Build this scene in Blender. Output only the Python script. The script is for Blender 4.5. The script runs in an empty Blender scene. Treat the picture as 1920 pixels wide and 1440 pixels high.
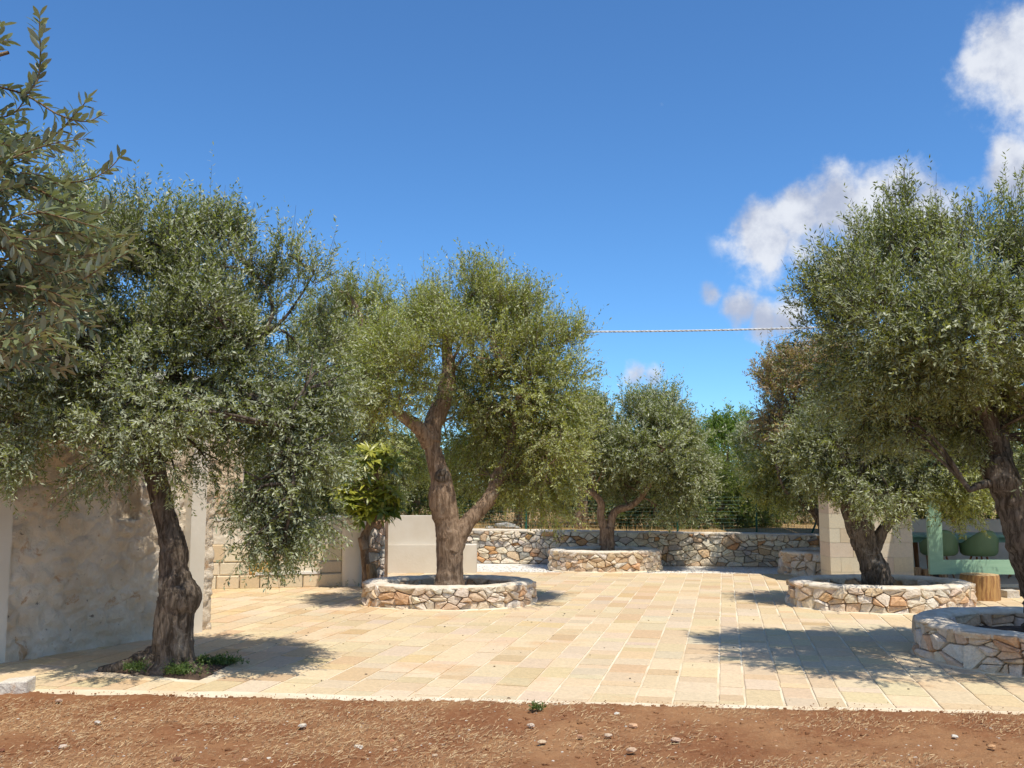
import bpy, math, random
import numpy as np
from mathutils import Vector, noise

# ------------------------------------------------------------------ camera, world, sun
S = bpy.context.scene
COL = S.collection
F = 1750.0                       # focal length in pixels of the 1920 px wide photograph
PITCH = math.atan(192 / F)
EYE = 1.6
cam_d = bpy.data.cameras.new('camera')
cam = bpy.data.objects.new('camera', cam_d)
COL.objects.link(cam)
cam.location = (0, 0, EYE)
cam.rotation_euler = (math.pi / 2 + PITCH, 0, 0)
cam_d.sensor_width = 36
cam_d.lens = 36 * F / 1920
cam_d.clip_end = 2000
S.camera = cam

SUN_DIR = Vector((-0.22, 0.36, -1.0)).normalized()      # the way the light travels
sun_d = bpy.data.lights.new('sun', 'SUN')
sun_d.energy = 4.3
sun_d.angle = math.radians(0.55)
sun_d.color = (1.0, 0.935, 0.82)
sun = bpy.data.objects.new('sun', sun_d)
COL.objects.link(sun)
sun.rotation_euler = SUN_DIR.to_track_quat('-Z', 'Y').to_euler()
TO_SUN = -SUN_DIR
S.view_settings.view_transform = 'Standard'
S.view_settings.look = 'None'
S.view_settings.exposure = 0.22
S.view_settings.gamma = 1.0
S.view_settings.use_curve_mapping = False


def pix_dir(u, v):
    yu = (720 - v) / F
    return Vector(((u - 960) / F, math.cos(PITCH) - math.sin(PITCH) * yu, math.sin(PITCH) + math.cos(PITCH) * yu))


def P(u, v, D):
    """the point seen at photograph pixel (u, v) that lies at distance D along the ground"""
    d = pix_dir(u, v)
    t = D / d.y
    return Vector((d.x * t, D, EYE + d.z * t))


def G(u, v, z=0.0):
    d = pix_dir(u, v)
    t = (z - EYE) / d.z
    return Vector((d.x * t, d.y * t, z))


# world: Nishita sky with cumulus clouds laid out by direction
W = bpy.data.worlds.new('World')
S.world = W
W.use_nodes = True
nt = W.node_tree
nt.nodes.clear()


def N(t, kind, **kw):
    n = t.nodes.new(kind)
    for k, v in kw.items():
        setattr(n, k, v)
    return n


def link(t, a, b):
    t.links.new(a, b)


def math_node(t, op, a=None, b=None, c=None, clamp=False):
    n = t.nodes.new('ShaderNodeMath')
    n.operation = op
    n.use_clamp = clamp
    for i, x in enumerate((a, b, c)):
        if x is None:
            continue
        if isinstance(x, (int, float)):
            n.inputs[i].default_value = x
        else:
            t.links.new(x, n.inputs[i])
    return n.outputs[0]


def map_range(t, val, a, b, c=0.0, d=1.0, smooth=False):
    n = t.nodes.new('ShaderNodeMapRange')
    n.interpolation_type = 'SMOOTHSTEP' if smooth else 'LINEAR'
    n.inputs[1].default_value = a
    n.inputs[2].default_value = b
    n.inputs[3].default_value = c
    n.inputs[4].default_value = d
    t.links.new(val, n.inputs[0])
    return n.outputs[0]


def mix_col(t, fac, a, b, mode='MIX'):
    n = t.nodes.new('ShaderNodeMix')
    n.data_type = 'RGBA'
    n.blend_type = mode
    for i, x in ((0, fac), (6, a), (7, b)):
        if isinstance(x, (int, float)):
            n.inputs[i].default_value = x
        elif isinstance(x, tuple):
            n.inputs[i].default_value = x if len(x) == 4 else (*x, 1)
        else:
            t.links.new(x, n.inputs[i])
    return n.outputs[2]


sky = N(nt, 'ShaderNodeTexSky', sky_type='NISHITA')
sky.sun_disc = False
sky.sun_elevation = math.asin(TO_SUN.z)
sky.sun_rotation = math.atan2(TO_SUN.x, TO_SUN.y)
sky.altitude = 100
sky.air_density = 0.85
sky.dust_density = 0.0
sky.ozone_density = 3.0
tc = N(nt, 'ShaderNodeTexCoord')
vec = tc.outputs['Generated']
nz = N(nt, 'ShaderNodeTexNoise')
nz.inputs['Scale'].default_value = 11.0
nz.inputs['Detail'].default_value = 9.0
nz.inputs['Roughness'].default_value = 0.62
link(nt, vec, nz.inputs['Vector'])
nz2 = N(nt, 'ShaderNodeTexNoise')
nz2.inputs['Scale'].default_value = 26.0
nz2.inputs['Detail'].default_value = 6.0
link(nt, vec, nz2.inputs['Vector'])
cl = [  # pixel x, y, radius, strength
    (1930, 85, 112, 1.25), (1885, 60, 62, 1.1), (1855, 120, 46, 1.1), (1950, 180, 60, .8), (1905, 190, 36, .7), (1815, 105, 24, .8),
    (1905, 318, 46, 1.0), (1975, 345, 80, 1.0), (1890, 285, 35, .8), (2150, 250, 200, 1.0), (2300, 500, 220, 0.9),
    (1500, 405, 60, 1.1), (1570, 390, 70, 1.15), (1640, 400, 85, 1.15), (1720, 400, 85, .8), (1430, 435, 62, 1.1), (1440, 480, 50, .62),
    (1520, 455, 60, .9), (1780, 420, 45, .4), (1620, 460, 80, .8), (1385, 430, 26, .8),
    (1385, 582, 34, .85), (1430, 602, 34, .75), (1330, 556, 22, .6), (1480, 600, 36, .8),
    (1190, 704, 24, .75), (1222, 710, 22, .65), (1212, 748, 34, .5), (1242, 190, 13, .55), (1740, 385, 60, .8),
    
    (2500, 100, 300, .9), (-900, 300, 300, .8), (-1500, 600, 260, .8)]
cl_fill = [(.8, -.5, .35, .22), (-.3, -.9, .4, .26), (.2, -.7, .7, .2), (-.9, -.2, .5, .24), (.95, .1, .45, .2), (.5, -.9, .25, .25), (-.7, -.7, .3, .22), (-.1, -1, .25, .22)]  # clouds outside the view, added as white fill for the bluish shade
acc = None
for (u, v, r, s) in cl:
    d = pix_dir(u, v).normalized()
    cosr = r / math.hypot(F, math.hypot(u - 960, v - 720))
    sub = N(nt, 'ShaderNodeVectorMath', operation='DISTANCE')
    link(nt, vec, sub.inputs[0])
    sub.inputs[1].default_value = d
    m = map_range(nt, sub.outputs['Value'], 0.15 * cosr, 1.75 * cosr, s, 0.0, True)
    acc = m if acc is None else math_node(nt, 'MAXIMUM', acc, m)
for (x, y, z, rad_) in cl_fill:
    sub = N(nt, 'ShaderNodeVectorMath', operation='DISTANCE')
    link(nt, vec, sub.inputs[0])
    sub.inputs[1].default_value = Vector((x, y, z)).normalized()
    acc = math_node(nt, 'MAXIMUM', acc, map_range(nt, sub.outputs['Value'], 0.15 * rad_, 1.75 * rad_, 1.0, 0.0, True))
nsum = math_node(nt, 'MULTIPLY_ADD', nz2.outputs[0], 0.32, math_node(nt, 'MULTIPLY', nz.outputs[0], 0.95))
dens = math_node(nt, 'ADD', acc, math_node(nt, 'MULTIPLY_ADD', nsum, 2.6, -1.80))
alpha = map_range(nt, dens, 0.12, 0.80, 0.0, 0.96, True)
gate = map_range(nt, acc, 0.0, 0.12, 0.0, 1.0)
alpha = math_node(nt, 'MULTIPLY', alpha, gate)
# cloud shading: thicker parts and undersides greyer
off = N(nt, 'ShaderNodeVectorMath', operation='ADD')
link(nt, vec, off.inputs[0])
off.inputs[1].default_value = (0.006, -0.004, 0.03)
nz3 = N(nt, 'ShaderNodeTexNoise')
nz3.inputs['Scale'].default_value = 11.0
nz3.inputs['Detail'].default_value = 5.0
link(nt, off.outputs[0], nz3.inputs['Vector'])
dif = math_node(nt, 'SUBTRACT', nz.outputs[0], nz3.outputs[0])
lit = map_range(nt, dif, -0.12, 0.14, 0.0, 1.0, True)
ccol = mix_col(nt, lit, (2.7, 3.0, 3.8), (4.7, 4.9, 5.3))
skyg = mix_col(nt, 1.0, sky.outputs[0], (0.51, 0.82, 1.05), 'MULTIPLY')
fin = mix_col(nt, alpha, skyg, ccol)
bg = N(nt, 'ShaderNodeBackground')
bg.inputs[1].default_value = 0.15
link(nt, fin, bg.inputs[0])
wo = N(nt, 'ShaderNodeOutputWorld')
link(nt, bg.outputs[0], wo.inputs[0])

rng = np.random.default_rng(7)
R = random.Random(11)

# ------------------------------------------------------------------ materials


def new_mat(name, rough=0.85, spec=0.3):
    m = bpy.data.materials.new(name)
    m.use_nodes = True
    t = m.node_tree
    b = t.nodes['Principled BSDF']
    b.inputs['Roughness'].default_value = rough
    b.inputs['Specular IOR Level'].default_value = spec
    return m, t, b


def pos_noise(t, scale, detail=4.0, rough=0.55, stretch=None, dist=0.0):
    n = t.nodes.new('ShaderNodeTexNoise')
    n.inputs['Scale'].default_value = scale
    n.inputs['Detail'].default_value = detail
    n.inputs['Roughness'].default_value = rough
    n.inputs['Distortion'].default_value = dist
    g = t.nodes.new('ShaderNodeNewGeometry')
    if stretch:
        mp = t.nodes.new('ShaderNodeMapping')
        mp.inputs['Scale'].default_value = stretch
        t.links.new(g.outputs['Position'], mp.inputs[0])
        t.links.new(mp.outputs[0], n.inputs['Vector'])
    else:
        t.links.new(g.outputs['Position'], n.inputs['Vector'])
    return n.outputs[0]


def bump(t, b, h, strength=0.5, dist=0.02):
    n = t.nodes.new('ShaderNodeBump')
    n.inputs['Strength'].default_value = strength
    n.inputs['Distance'].default_value = dist
    t.links.new(h, n.inputs['Height'])
    t.links.new(n.outputs[0], b.inputs['Normal'])


def mat_plain(name, c1, c2, scale=3.0, rough=0.85, bumps=0.4, bscale=60.0, bdist=0.01, stretch=None):
    m, t, b = new_mat(name, rough)
    n = pos_noise(t, scale, 6, 0.6, stretch)
    f = map_range(t, n, 0.35, 0.65, 0, 1, True)
    link(t, mix_col(t, f, c1, c2), b.inputs['Base Color'])
    bump(t, b, pos_noise(t, bscale, 5, 0.6, stretch), bumps, bdist)
    return m


def mat_attr(name, c_stain, stain=0.5, rough=0.9, bumps=0.7, bscale=35.0, bdist=0.015, grain=0.18, stain_scale=3.0, dark=(0.1, .08, .06)):
    """colour of each piece from its own colour attribute, with grain and stains over it"""
    m, t, b = new_mat(name, rough, 0.2)
    a = N(t, 'ShaderNodeAttribute', attribute_name='Col')
    n = pos_noise(t, stain_scale, 6, 0.65)
    f = map_range(t, n, 0.55, 0.72, 0, stain, True)
    c = mix_col(t, f, a.outputs['Color'], c_stain)
    g = map_range(t, pos_noise(t, 40, 6, 0.7), 0.3, 0.7, 1 - grain, 1 + grain)
    gm = t.nodes.new('ShaderNodeVectorMath')
    gm.operation = 'SCALE'
    link(t, c, gm.inputs[0])
    link(t, g, gm.inputs['Scale'])
    pits = map_range(t, pos_noise(t, 75, 3, 0.5), 0.66, 0.74, 0, 0.55, True)
    c2 = mix_col(t, pits, gm.outputs[0], dark)
    link(t, c2, b.inputs['Base Color'])
    bump(t, b, pos_noise(t, bscale, 6, 0.65), bumps, bdist)
    return m


M = {}
M['rubble'] = mat_attr('limestone_rubble', (0.60, 0.33, 0.15), 0.65, bdist=0.03, stain_scale=6.0, bumps=0.9, bscale=22.0)
M['paver'] = mat_attr('paving_limestone', (0.60, 0.38, 0.20), 0.7, 0.8, 0.5, 30, 0.008, 0.16, 0.8, (0.45, .36, .24))
M['tufa'] = mat_attr('tufa_block', (0.60, 0.45, 0.28), 0.35, 0.9, 0.5, 45, 0.008, 0.09, 2.5, (0.38, .31, .22))
M['grout'] = mat_plain('pale_joint_mortar', (0.74, 0.66, 0.50), (0.64, 0.50, 0.33), 1.6, 0.9, 0.4, 80, 0.004)
M['core'] = mat_plain('brown_wall_core', (0.20, 0.12, 0.07), (0.34, 0.24, 0.16), 5.0, 0.95, 0.8, 40, 0.03)
M['cap'] = mat_plain('white_lime_cap', (0.78, 0.70, 0.58), (0.66, 0.56, 0.43), 6.0, 0.9, 0.8, 34, 0.02)
M['plaster'] = mat_plain('warm_white_plaster', (0.72, 0.66, 0.56), (0.66, 0.59, 0.48), 1.2, 0.9, 0.25, 20, 0.01)
M['white'] = mat_plain('white_lime_wash', (0.74, 0.72, 0.68), (0.66, 0.62, 0.56), 2.0, 0.9, 0.4, 25, 0.01)
M['gravel'] = mat_plain('white_gravel', (0.82, 0.77, 0.69), (0.70, 0.65, 0.57), 14.0, 0.95, 0.3, 50, 0.01)
M['bark_soil'] = mat_plain('dark_bed_soil', (0.07, 0.045, 0.03), (0.14, 0.09, 0.06), 9.0, 0.95, 1.0, 40, 0.03)
M['drygrass'] = mat_plain('dry_grass_field', (0.42, 0.28, 0.13), (0.30, 0.20, 0.09), 2.0, 0.95, 0.8, 12, 0.05)
M['mint'] = mat_plain('mint_green_paint', (0.30, 0.48, 0.335), (0.265, 0.44, 0.30), 3.0, 0.5, 0.15, 18, 0.004, (1, 1, 8))
M['chairgreen'] = mat_plain('green_plastic', (0.13, 0.21, 0.10), (0.12, 0.19, 0.09), 3.0, 0.45, 0.0)
M['wood'] = mat_plain('brown_wood', (0.26, 0.12, 0.05), (0.18, 0.08, 0.035), 8.0, 0.6, 0.2, 30, 0.005, (1, 1, 0.1))
M['black'] = mat_plain('black_metal', (0.015, 0.015, 0.015), (0.03, 0.03, 0.03), 5.0, 0.5, 0.1)
M['fence'] = mat_plain('green_coated_wire', (0.02, 0.10, 0.065), (0.025, 0.12, 0.08), 5.0, 0.5, 0.0)
M['cable'] = mat_plain('pale_grey_cable', (0.68, 0.68, 0.66), (0.45, 0.45, 0.44), 8.0, 0.6, 0.1)
M['rush'] = mat_plain('reed_roof', (0.30, 0.22, 0.13), (0.20, 0.15, 0.09), 6.0, 0.9, 0.4, 40, 0.01, (10, 1, 1))
M['greystone'] = mat_plain('grey_field_rock', (0.42, 0.41, 0.38), (0.25, 0.24, 0.22), 4.0, 0.9, 0.8, 12, 0.04)
M['straw'] = mat_attr('dry_straw', (0.3, 0.18, 0.08), 0.2, grain=0.2, bumps=0.1)

# whitewashed rubble, orange stone breaking through
m, t, b = new_mat('whitewashed_rubble', 0.92, 0.15)
base = mix_col(t, map_range(t, pos_noise(t, 2.2, 6, .6), .35, .65, 0, 1, True), (0.80, 0.70, 0.56), (0.66, 0.53, 0.38))
base = mix_col(t, map_range(t, pos_noise(t, 3.1, 5, .7, dist=.6), .60, .68, 0, .75, True), base, (0.50, 0.28, 0.13))
base = mix_col(t, map_range(t, pos_noise(t, 11, 4, .6), .66, .72, 0, .8, True), base, (0.16, 0.12, 0.09))
link(t, base, b.inputs['Base Color'])
bump(t, b, pos_noise(t, 16, 8, .7), 1.0, .045)
M['washrubble'] = m

# red soil
m, t, b = new_mat('red_soil', 0.97, 0.1)
base = mix_col(t, map_range(t, pos_noise(t, 1.3, 5, .6), .35, .65, 0, 1, True), (0.265, 0.115, 0.052), (0.38, 0.20, 0.095))
base = mix_col(t, map_range(t, pos_noise(t, 35, 5, .7), .5, .72, 0, .6, True), base, (0.45, 0.28, 0.15))
base = mix_col(t, map_range(t, pos_noise(t, 60, 4, .7), .62, .75, 0, .6, True), base, (0.12, 0.05, 0.03))
link(t, base, b.inputs['Base Color'])
bump(t, b, pos_noise(t, 55, 6, .7), 1.0, .02)
M['soil'] = m

# stump wood: vertical grain
m, t, b = new_mat('peeled_log_wood', 0.7, 0.3)
base = mix_col(t, map_range(t, pos_noise(t, 6, 6, .65, (5, 5, .5)), .38, .62, 0, 1, True), (0.52, 0.30, 0.11), (0.27, 0.13, 0.05))
link(t, base, b.inputs['Base Color'])
bump(t, b, pos_noise(t, 8, 6, .7, (6, 6, .5)), .6, .015)
M['log'] = m


def mat_bark(name, c1, c2, c3):
    m, t, b = new_mat(name, 0.93, 0.15)
    n1 = pos_noise(t, 9, 8, .7, (2.6, 2.6, .55), 0.8)
    c = mix_col(t, map_range(t, n1, .38, .62, 0, 1, True), c1, c2)
    c = mix_col(t, map_range(t, pos_noise(t, 4.5, 6, .65, None, .5), .56, .70, 0, .85, True), c, c3)
    link(t, c, b.inputs['Base Color'])
    h = math_node(t, 'MULTIPLY_ADD', pos_noise(t, 30, 5, .7, (1.5, 1.5, .5)), .5, n1)
    bump(t, b, h, 1.0, .035)
    return m


M['bark1'] = mat_bark('dark_olive_bark', (0.070, 0.053, 0.038), (0.22, 0.175, 0.135), (0.36, 0.31, 0.25))
M['bark2'] = mat_bark('brown_olive_bark', (0.17, 0.11, 0.07), (0.38, 0.27, 0.185), (0.44, 0.35, 0.26))
M['bark3'] = mat_bark('tan_log_bark', (0.20, 0.12, 0.06), (0.42, 0.30, 0.18), (0.5, 0.38, 0.24))


def mat_leaf(name, dark, light, under, trans=0.38, rough=0.42):
    m = bpy.data.materials.new(name)
    m.use_nodes = True
    t = m.node_tree
    t.nodes.clear()
    a = N(t, 'ShaderNodeAttribute', attribute_name='tint')
    top = mix_col(t, a.outputs['Fac'], dark, light)
    g = N(t, 'ShaderNodeNewGeometry')
    un = mix_col(t, a.outputs['Fac'], tuple(x * .8 for x in under), tuple(min(1, x * 1.25) for x in under))
    c = mix_col(t, g.outputs['Backfacing'], top, un)
    p = N(t, 'ShaderNodeBsdfPrincipled')
    p.inputs['Roughness'].default_value = rough
    p.inputs['Specular IOR Level'].default_value = 0.45
    link(t, c, p.inputs['Base Color'])
    tr = N(t, 'ShaderNodeBsdfTranslucent')
    link(t, mix_col(t, 1.0, top, (1.5, 1.7, 0.85), 'MULTIPLY'), tr.inputs[0])
    mx = N(t, 'ShaderNodeMixShader')
    mx.inputs[0].default_value = trans
    link(t, p.outputs[0], mx.inputs[1])
    link(t, tr.outputs[0], mx.inputs[2])
    o = N(t, 'ShaderNodeOutputMaterial')
    link(t, mx.outputs[0], o.inputs[0])
    return m


M['leaf_grey'] = mat_leaf('grey_green_olive_leaves', (0.117, 0.137, 0.046), (0.326, 0.341, 0.123), (0.443, 0.461, 0.314))
M['leaf_yel'] = mat_leaf('yellow_green_olive_leaves', (0.145, 0.158, 0.029), (0.429, 0.420, 0.098), (0.441, 0.457, 0.234))
M['leaf_dark'] = mat_leaf('dark_olive_leaves', (0.102, 0.115, 0.033), (0.299, 0.302, 0.092), (0.416, 0.436, 0.281))
M['leaf_near'] = mat_leaf('near_olive_leaves', (0.086, 0.108, 0.048), (0.218, 0.246, 0.119), (0.322, 0.353, 0.252), .18, .38)
M['leaf_brown'] = mat_leaf('browned_olive_leaves', (0.20, 0.13, 0.06), (0.50, 0.34, 0.19), (0.46, 0.34, 0.22))
M['leaf_wood'] = mat_leaf('evergreen_leaves', (0.072, 0.106, 0.022), (0.208, 0.237, 0.054), (0.208, 0.225, 0.084))
M['leaf_bright'] = mat_leaf('bright_evergreen_leaves', (0.098, 0.161, 0.024), (0.241, 0.322, 0.061), (0.207, 0.265, 0.088))
M['leaf_loquat'] = mat_leaf('large_glossy_leaves', (0.103, 0.152, 0.030), (0.469, 0.443, 0.055), (0.304, 0.329, 0.100), .22, .35)
M['leaf_weed'] = mat_leaf('low_weed_leaves', (0.06, 0.11, 0.025), (0.17, 0.23, 0.06), (0.14, 0.2, 0.06))
M['leaf_dry'] = mat_leaf('autumn_tinted_leaves', (0.14, 0.11, 0.03), (0.36, 0.25, 0.06), (0.25, 0.2, 0.1))

# ------------------------------------------------------------------ object helpers


def link_obj(name, me, parent=None, mat=None, kind=None):
    o = bpy.data.objects.new(name, me)
    COL.objects.link(o)
    if mat and me is not None and len(me.materials) == 0:
        me.materials.append(mat)
    if parent is not None:
        o.parent = parent
        o.matrix_parent_inverse = parent.matrix_world.inverted() if False else o.matrix_parent_inverse
    if kind:
        o['kind'] = kind
    return o


def empty(name, label, cat, group=None):
    o = bpy.data.objects.new(name, None)
    COL.objects.link(o)
    o['label'] = label
    o['category'] = cat
    if group:
        o['group'] = group
    return o


def tag(o, label, cat, group=None):
    o['label'] = label
    o['category'] = cat
    if group:
        o['group'] = group
    return o


def mesh_from(name, verts, faces, smooth=False):
    me = bpy.data.meshes.new(name)
    me.from_pydata([tuple(v) for v in verts], [], faces)
    if smooth:
        me.polygons.foreach_set('use_smooth', [True] * len(me.polygons))
    me.update()
    return me


def set_col(me, cols):
    a = me.color_attributes.new('Col', 'FLOAT_COLOR', 'POINT')
    arr = np.ones((len(me.vertices), 4), dtype=np.float32)
    arr[:, :3] = np.asarray(cols, dtype=np.float32)
    a.data.foreach_set('color', arr.ravel())


class MB:
    def __init__(self):
        self.v, self.f, self.c = [], [], []

    def add(self, v, f, c=None):
        o = len(self.v)
        self.v += [tuple(x) for x in v]
        self.f += [tuple(i + o for i in q) for q in f]
        if c is not None:
            self.c += [c] * len(v)

    def box(self, c, s, rot=0.0, col=None, j=0.0):
        cx, cy, cz = c
        sx, sy, sz = (k / 2 for k in s)
        vs = []
        for dz in (-sz, sz):
            for dx, dy in ((-sx, -sy), (sx, -sy), (sx, sy), (-sx, sy)):
                x = dx * math.cos(rot) - dy * math.sin(rot)
                y = dx * math.sin(rot) + dy * math.cos(rot)
                vs.append((cx + x + R.uniform(-j, j), cy + y + R.uniform(-j, j), cz + dz + R.uniform(-j, j)))
        self.add(vs, [(3, 2, 1, 0), (4, 5, 6, 7), (0, 1, 5, 4), (1, 2, 6, 5), (2, 3, 7, 6), (3, 0, 4, 7)], col)

    def tube(self, pts, radii, sides=6, cap=True):
        v, f = tube_data(pts, radii, sides, cap)
        self.add(v, f)

    def obj(self, name, mat, parent=None, smooth=False, kind=None):
        me = mesh_from(name, self.v, self.f, smooth)
        if self.c:
            set_col(me, self.c)
        return link_obj(name, me, parent, mat, kind)


def tube_data(pts, radii, sides=6, cap=True):
    pts = [Vector(p) for p in pts]
    vs, fs = [], []
    ref = Vector((0.31, 0.95, 0.02))
    for i, p in enumerate(pts):
        a = pts[max(0, i - 1)]
        b = pts[min(len(pts) - 1, i + 1)]
        tdir = (b - a).normalized()
        u = tdir.cross(ref)
        if u.length < 1e-3:
            u = tdir.cross(Vector((1, 0, 0)))
        u.normalize()
        w = tdir.cross(u)
        r = radii[i] if hasattr(radii, '__len__') else radii
        for k in range(sides):
            an = 2 * math.pi * k / sides
            vs.append(p + (u * math.cos(an) + w * math.sin(an)) * r)
    for i in range(len(pts) - 1):
        for k in range(sides):
            k2 = (k + 1) % sides
            fs.append((i * sides + k, i * sides + k2, (i + 1) * sides + k2, (i + 1) * sides + k))
    if cap:
        fs.append(tuple(reversed(range(sides))))
        fs.append(tuple((len(pts) - 1) * sides + k for k in range(sides)))
    return vs, fs


def catmull(pts, radii, n):
    """resample a polyline of Vectors and radii smoothly"""
    out, ro = [], []
    m_ = len(pts)
    for i in range(m_ - 1):
        p0, p1, p2, p3 = pts[max(0, i - 1)], pts[i], pts[i + 1], pts[min(m_ - 1, i + 2)]
        r1, r2 = radii[i], radii[i + 1]
        for k in range(n):
            t_ = k / n
            t2, t3 = t_ * t_, t_ ** 3
            out.append(0.5 * ((2 * p1) + (p2 - p0) * t_ + (2 * p0 - 5 * p1 + 4 * p2 - p3) * t2 + (3 * p1 - p0 - 3 * p2 + p3) * t3))
            s_ = t_ * t_ * (3 - 2 * t_)
            ro.append(r1 + (r2 - r1) * s_)
    out.append(pts[-1])
    ro.append(radii[-1])
    return out, ro


def gnarl(vs, centre_pts, amp, seed, sides, ridge=0.10):
    """push tube vertices in and out so the trunk reads as fluted old wood"""
    res = []
    sv = Vector((seed * 7.3, seed * 3.1, seed * 1.7))
    for idx, v in enumerate(vs):
        i = idx // sides
        if i >= len(centre_pts):
            res.append(v)
            continue
        c = centre_pts[i]
        d = v - c
        r = d.length
        q = Vector((v.x / max(r, .02) * 0.9, v.y / max(r, .02) * .9, v.z * 2.2)) + sv
        q2 = Vector((d.x / max(r, .02) * 2.2, d.y / max(r, .02) * 2.2, v.z * 1.4)) + sv
        k = 1 + amp * noise.noise(v * (0.9 / max(r, .05)) * .8 + sv) + ridge * noise.noise(q2 * 1.6) + amp * .45 * noise.noise(v * 22 + sv)
        res.append(c + d * k)
    return res


# ------------------------------------------------------------------ convex polygons, Voronoi rubble


def clip(poly, nx, ny, d):
    """keep the part where nx*x + ny*y <= d"""
    out = []
    n = len(poly)
    for i in range(n):
        a, b_ = poly[i], poly[(i + 1) % n]
        da = nx * a[0] + ny * a[1] - d
        db = nx * b_[0] + ny * b_[1] - d
        if da <= 0:
            out.append(a)
        if (da < 0 < db) or (db < 0 < da):
            k = da / (da - db)
            out.append((a[0] + (b_[0] - a[0]) * k, a[1] + (b_[1] - a[1]) * k))
    return out


def rubble_cells(width, height, sw, sh, seed, wrap=False, drop=0.22, jit=0.42):
    r = random.Random(seed)
    rows = max(1, round(height / sh))
    sites = []
    for j in range(rows):
        cols = max(1, round(width / sw))
        offx = r.random()
        for i in range(cols):
            if r.random() < drop * .5:
                continue
            x = (i + offx % 1 + r.uniform(-jit, jit)) * width / cols
            z = (j + .5 + r.uniform(-jit, jit)) * height / rows
            sites.append(((x % width) if wrap else min(max(x, 0.01), width - .01), z))
            if r.random() < drop * .7:
                sites.append((((x + sw * .45) % width), min(height, z + sh * .35)))
    asp = sw / sh
    allp = list(sites)
    if wrap:
        allp += [(x - width, z) for x, z in sites] + [(x + width, z) for x, z in sites]
    A = np.array(allp)
    A[:, 1] *= asp
    cells = []
    for (x, z) in sites:
        zz = z * asp
        d2 = (A[:, 0] - x) ** 2 + (A[:, 1] - zz) ** 2
        idx = np.argsort(d2)[1:22]
        poly = [(x - 2 * sw, 0), (x + 2 * sw, 0), (x + 2 * sw, height * asp), (x - 2 * sw, height * asp)]
        if not wrap:
            poly = clip(clip(poly, -1, 0, 0), 1, 0, width)
        for k in idx:
            qx, qz = A[k]
            if d2[k] < 1e-8:
                continue
            nx, nz_ = qx - x, qz - zz
            dd = (qx * qx + qz * qz - x * x - zz * zz) / 2
            poly = clip(poly, nx, nz_, dd)
            if len(poly) < 3:
                break
        if len(poly) < 3:
            continue
        poly = [(a, b_ / asp) for a, b_ in poly]
        if r.random() < .34:       # a block broken in two along a straight face
            mx_ = sum(p[0] for p in poly) / len(poly) + r.uniform(-.2, .2) * sw
            mz_ = sum(p[1] for p in poly) / len(poly) + r.uniform(-.2, .2) * sh
            an_ = r.choice([0, math.pi / 2, math.pi / 2, r.uniform(0, 3.14)]) + r.uniform(-.35, .35)
            cx_, cz_ = math.cos(an_), math.sin(an_)
            dd = mx_ * cx_ + mz_ * cz_
            for sg in (1, -1):
                part = clip(poly, sg * cx_, sg * cz_, sg * dd)
                if len(part) >= 3:
                    ar = abs(sum(part[i - 1][0] * part[i][1] - part[i][0] * part[i - 1][1] for i in range(len(part)))) / 2
                    if ar > .0012:
                        cells.append(part)
        else:
            cells.append(poly)
    return cells


def round_poly(poly, gap, r, cut=0.11):
    """shrink a cell by the joint and knock its corners off"""
    n = len(poly)
    # drop tiny edges
    pts = []
    for i in range(n):
        a, b_ = poly[i], poly[(i + 1) % n]
        if math.hypot(a[0] - b_[0], a[1] - b_[1]) > 0.012:
            pts.append(a)
    if len(pts) < 3:
        return None
    cx = sum(p[0] for p in pts) / len(pts)
    cz = sum(p[1] for p in pts) / len(pts)
    out = []
    n = len(pts)
    for i in range(n):
        a, p, c = pts[i - 1], pts[i], pts[(i + 1) % n]
        c1 = cut * r.uniform(.5, 1.2)
        c2 = cut * r.uniform(.5, 1.2)
        out.append((p[0] + (a[0] - p[0]) * c1, p[1] + (a[1] - p[1]) * c1))
        out.append((p[0] + (c[0] - p[0]) * c2, p[1] + (c[1] - p[1]) * c2))
    res = []
    for p in out:
        dx, dz = p[0] - cx, p[1] - cz
        L = math.hypot(dx, dz)
        k = max(.3, 1 - gap / max(L, 1e-4))
        res.append((cx + dx * k, cz + dz * k))
    return res, (cx, cz)


def stone_mesh(poly, centre, mapf, depth, proud, r):
    """poly in wall coordinates (s, z); mapf(s, z, out) gives the 3D point"""
    cx, cz = centre
    n = len(poly)
    tx, tz = r.uniform(-.22, .22), r.uniform(-.22, .22)
    vs = []
    for (s, z) in poly:
        vs.append(mapf(s, z, -depth))
    for (s, z) in poly:
        vs.append(mapf(s, z, proud * .35 + (s - cx) * tx * .5 + (z - cz) * tz * .5))
    for (s, z) in poly:
        k = r.uniform(.84, .95)
        vs.append(mapf(cx + (s - cx) * k, cz + (z - cz) * k, proud * r.uniform(.8, 1.1) + (s - cx) * tx + (z - cz) * tz))
    ox, oz = r.uniform(-.2, .2), r.uniform(-.2, .2)
    q = poly[r.randrange(n)]
    vs.append(mapf(cx + (q[0] - cx) * .25, cz + (q[1] - cz) * .25, proud * r.uniform(1.0, 1.35)))
    fs = []
    for k in range(n):
        k2 = (k + 1) % n
        fs.append((k, k2, n + k2, n + k))
        fs.append((n + k, n + k2, 2 * n + k2, 2 * n + k))
        fs.append((2 * n + k, 2 * n + k2, 3 * n))
    return vs, fs


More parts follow.
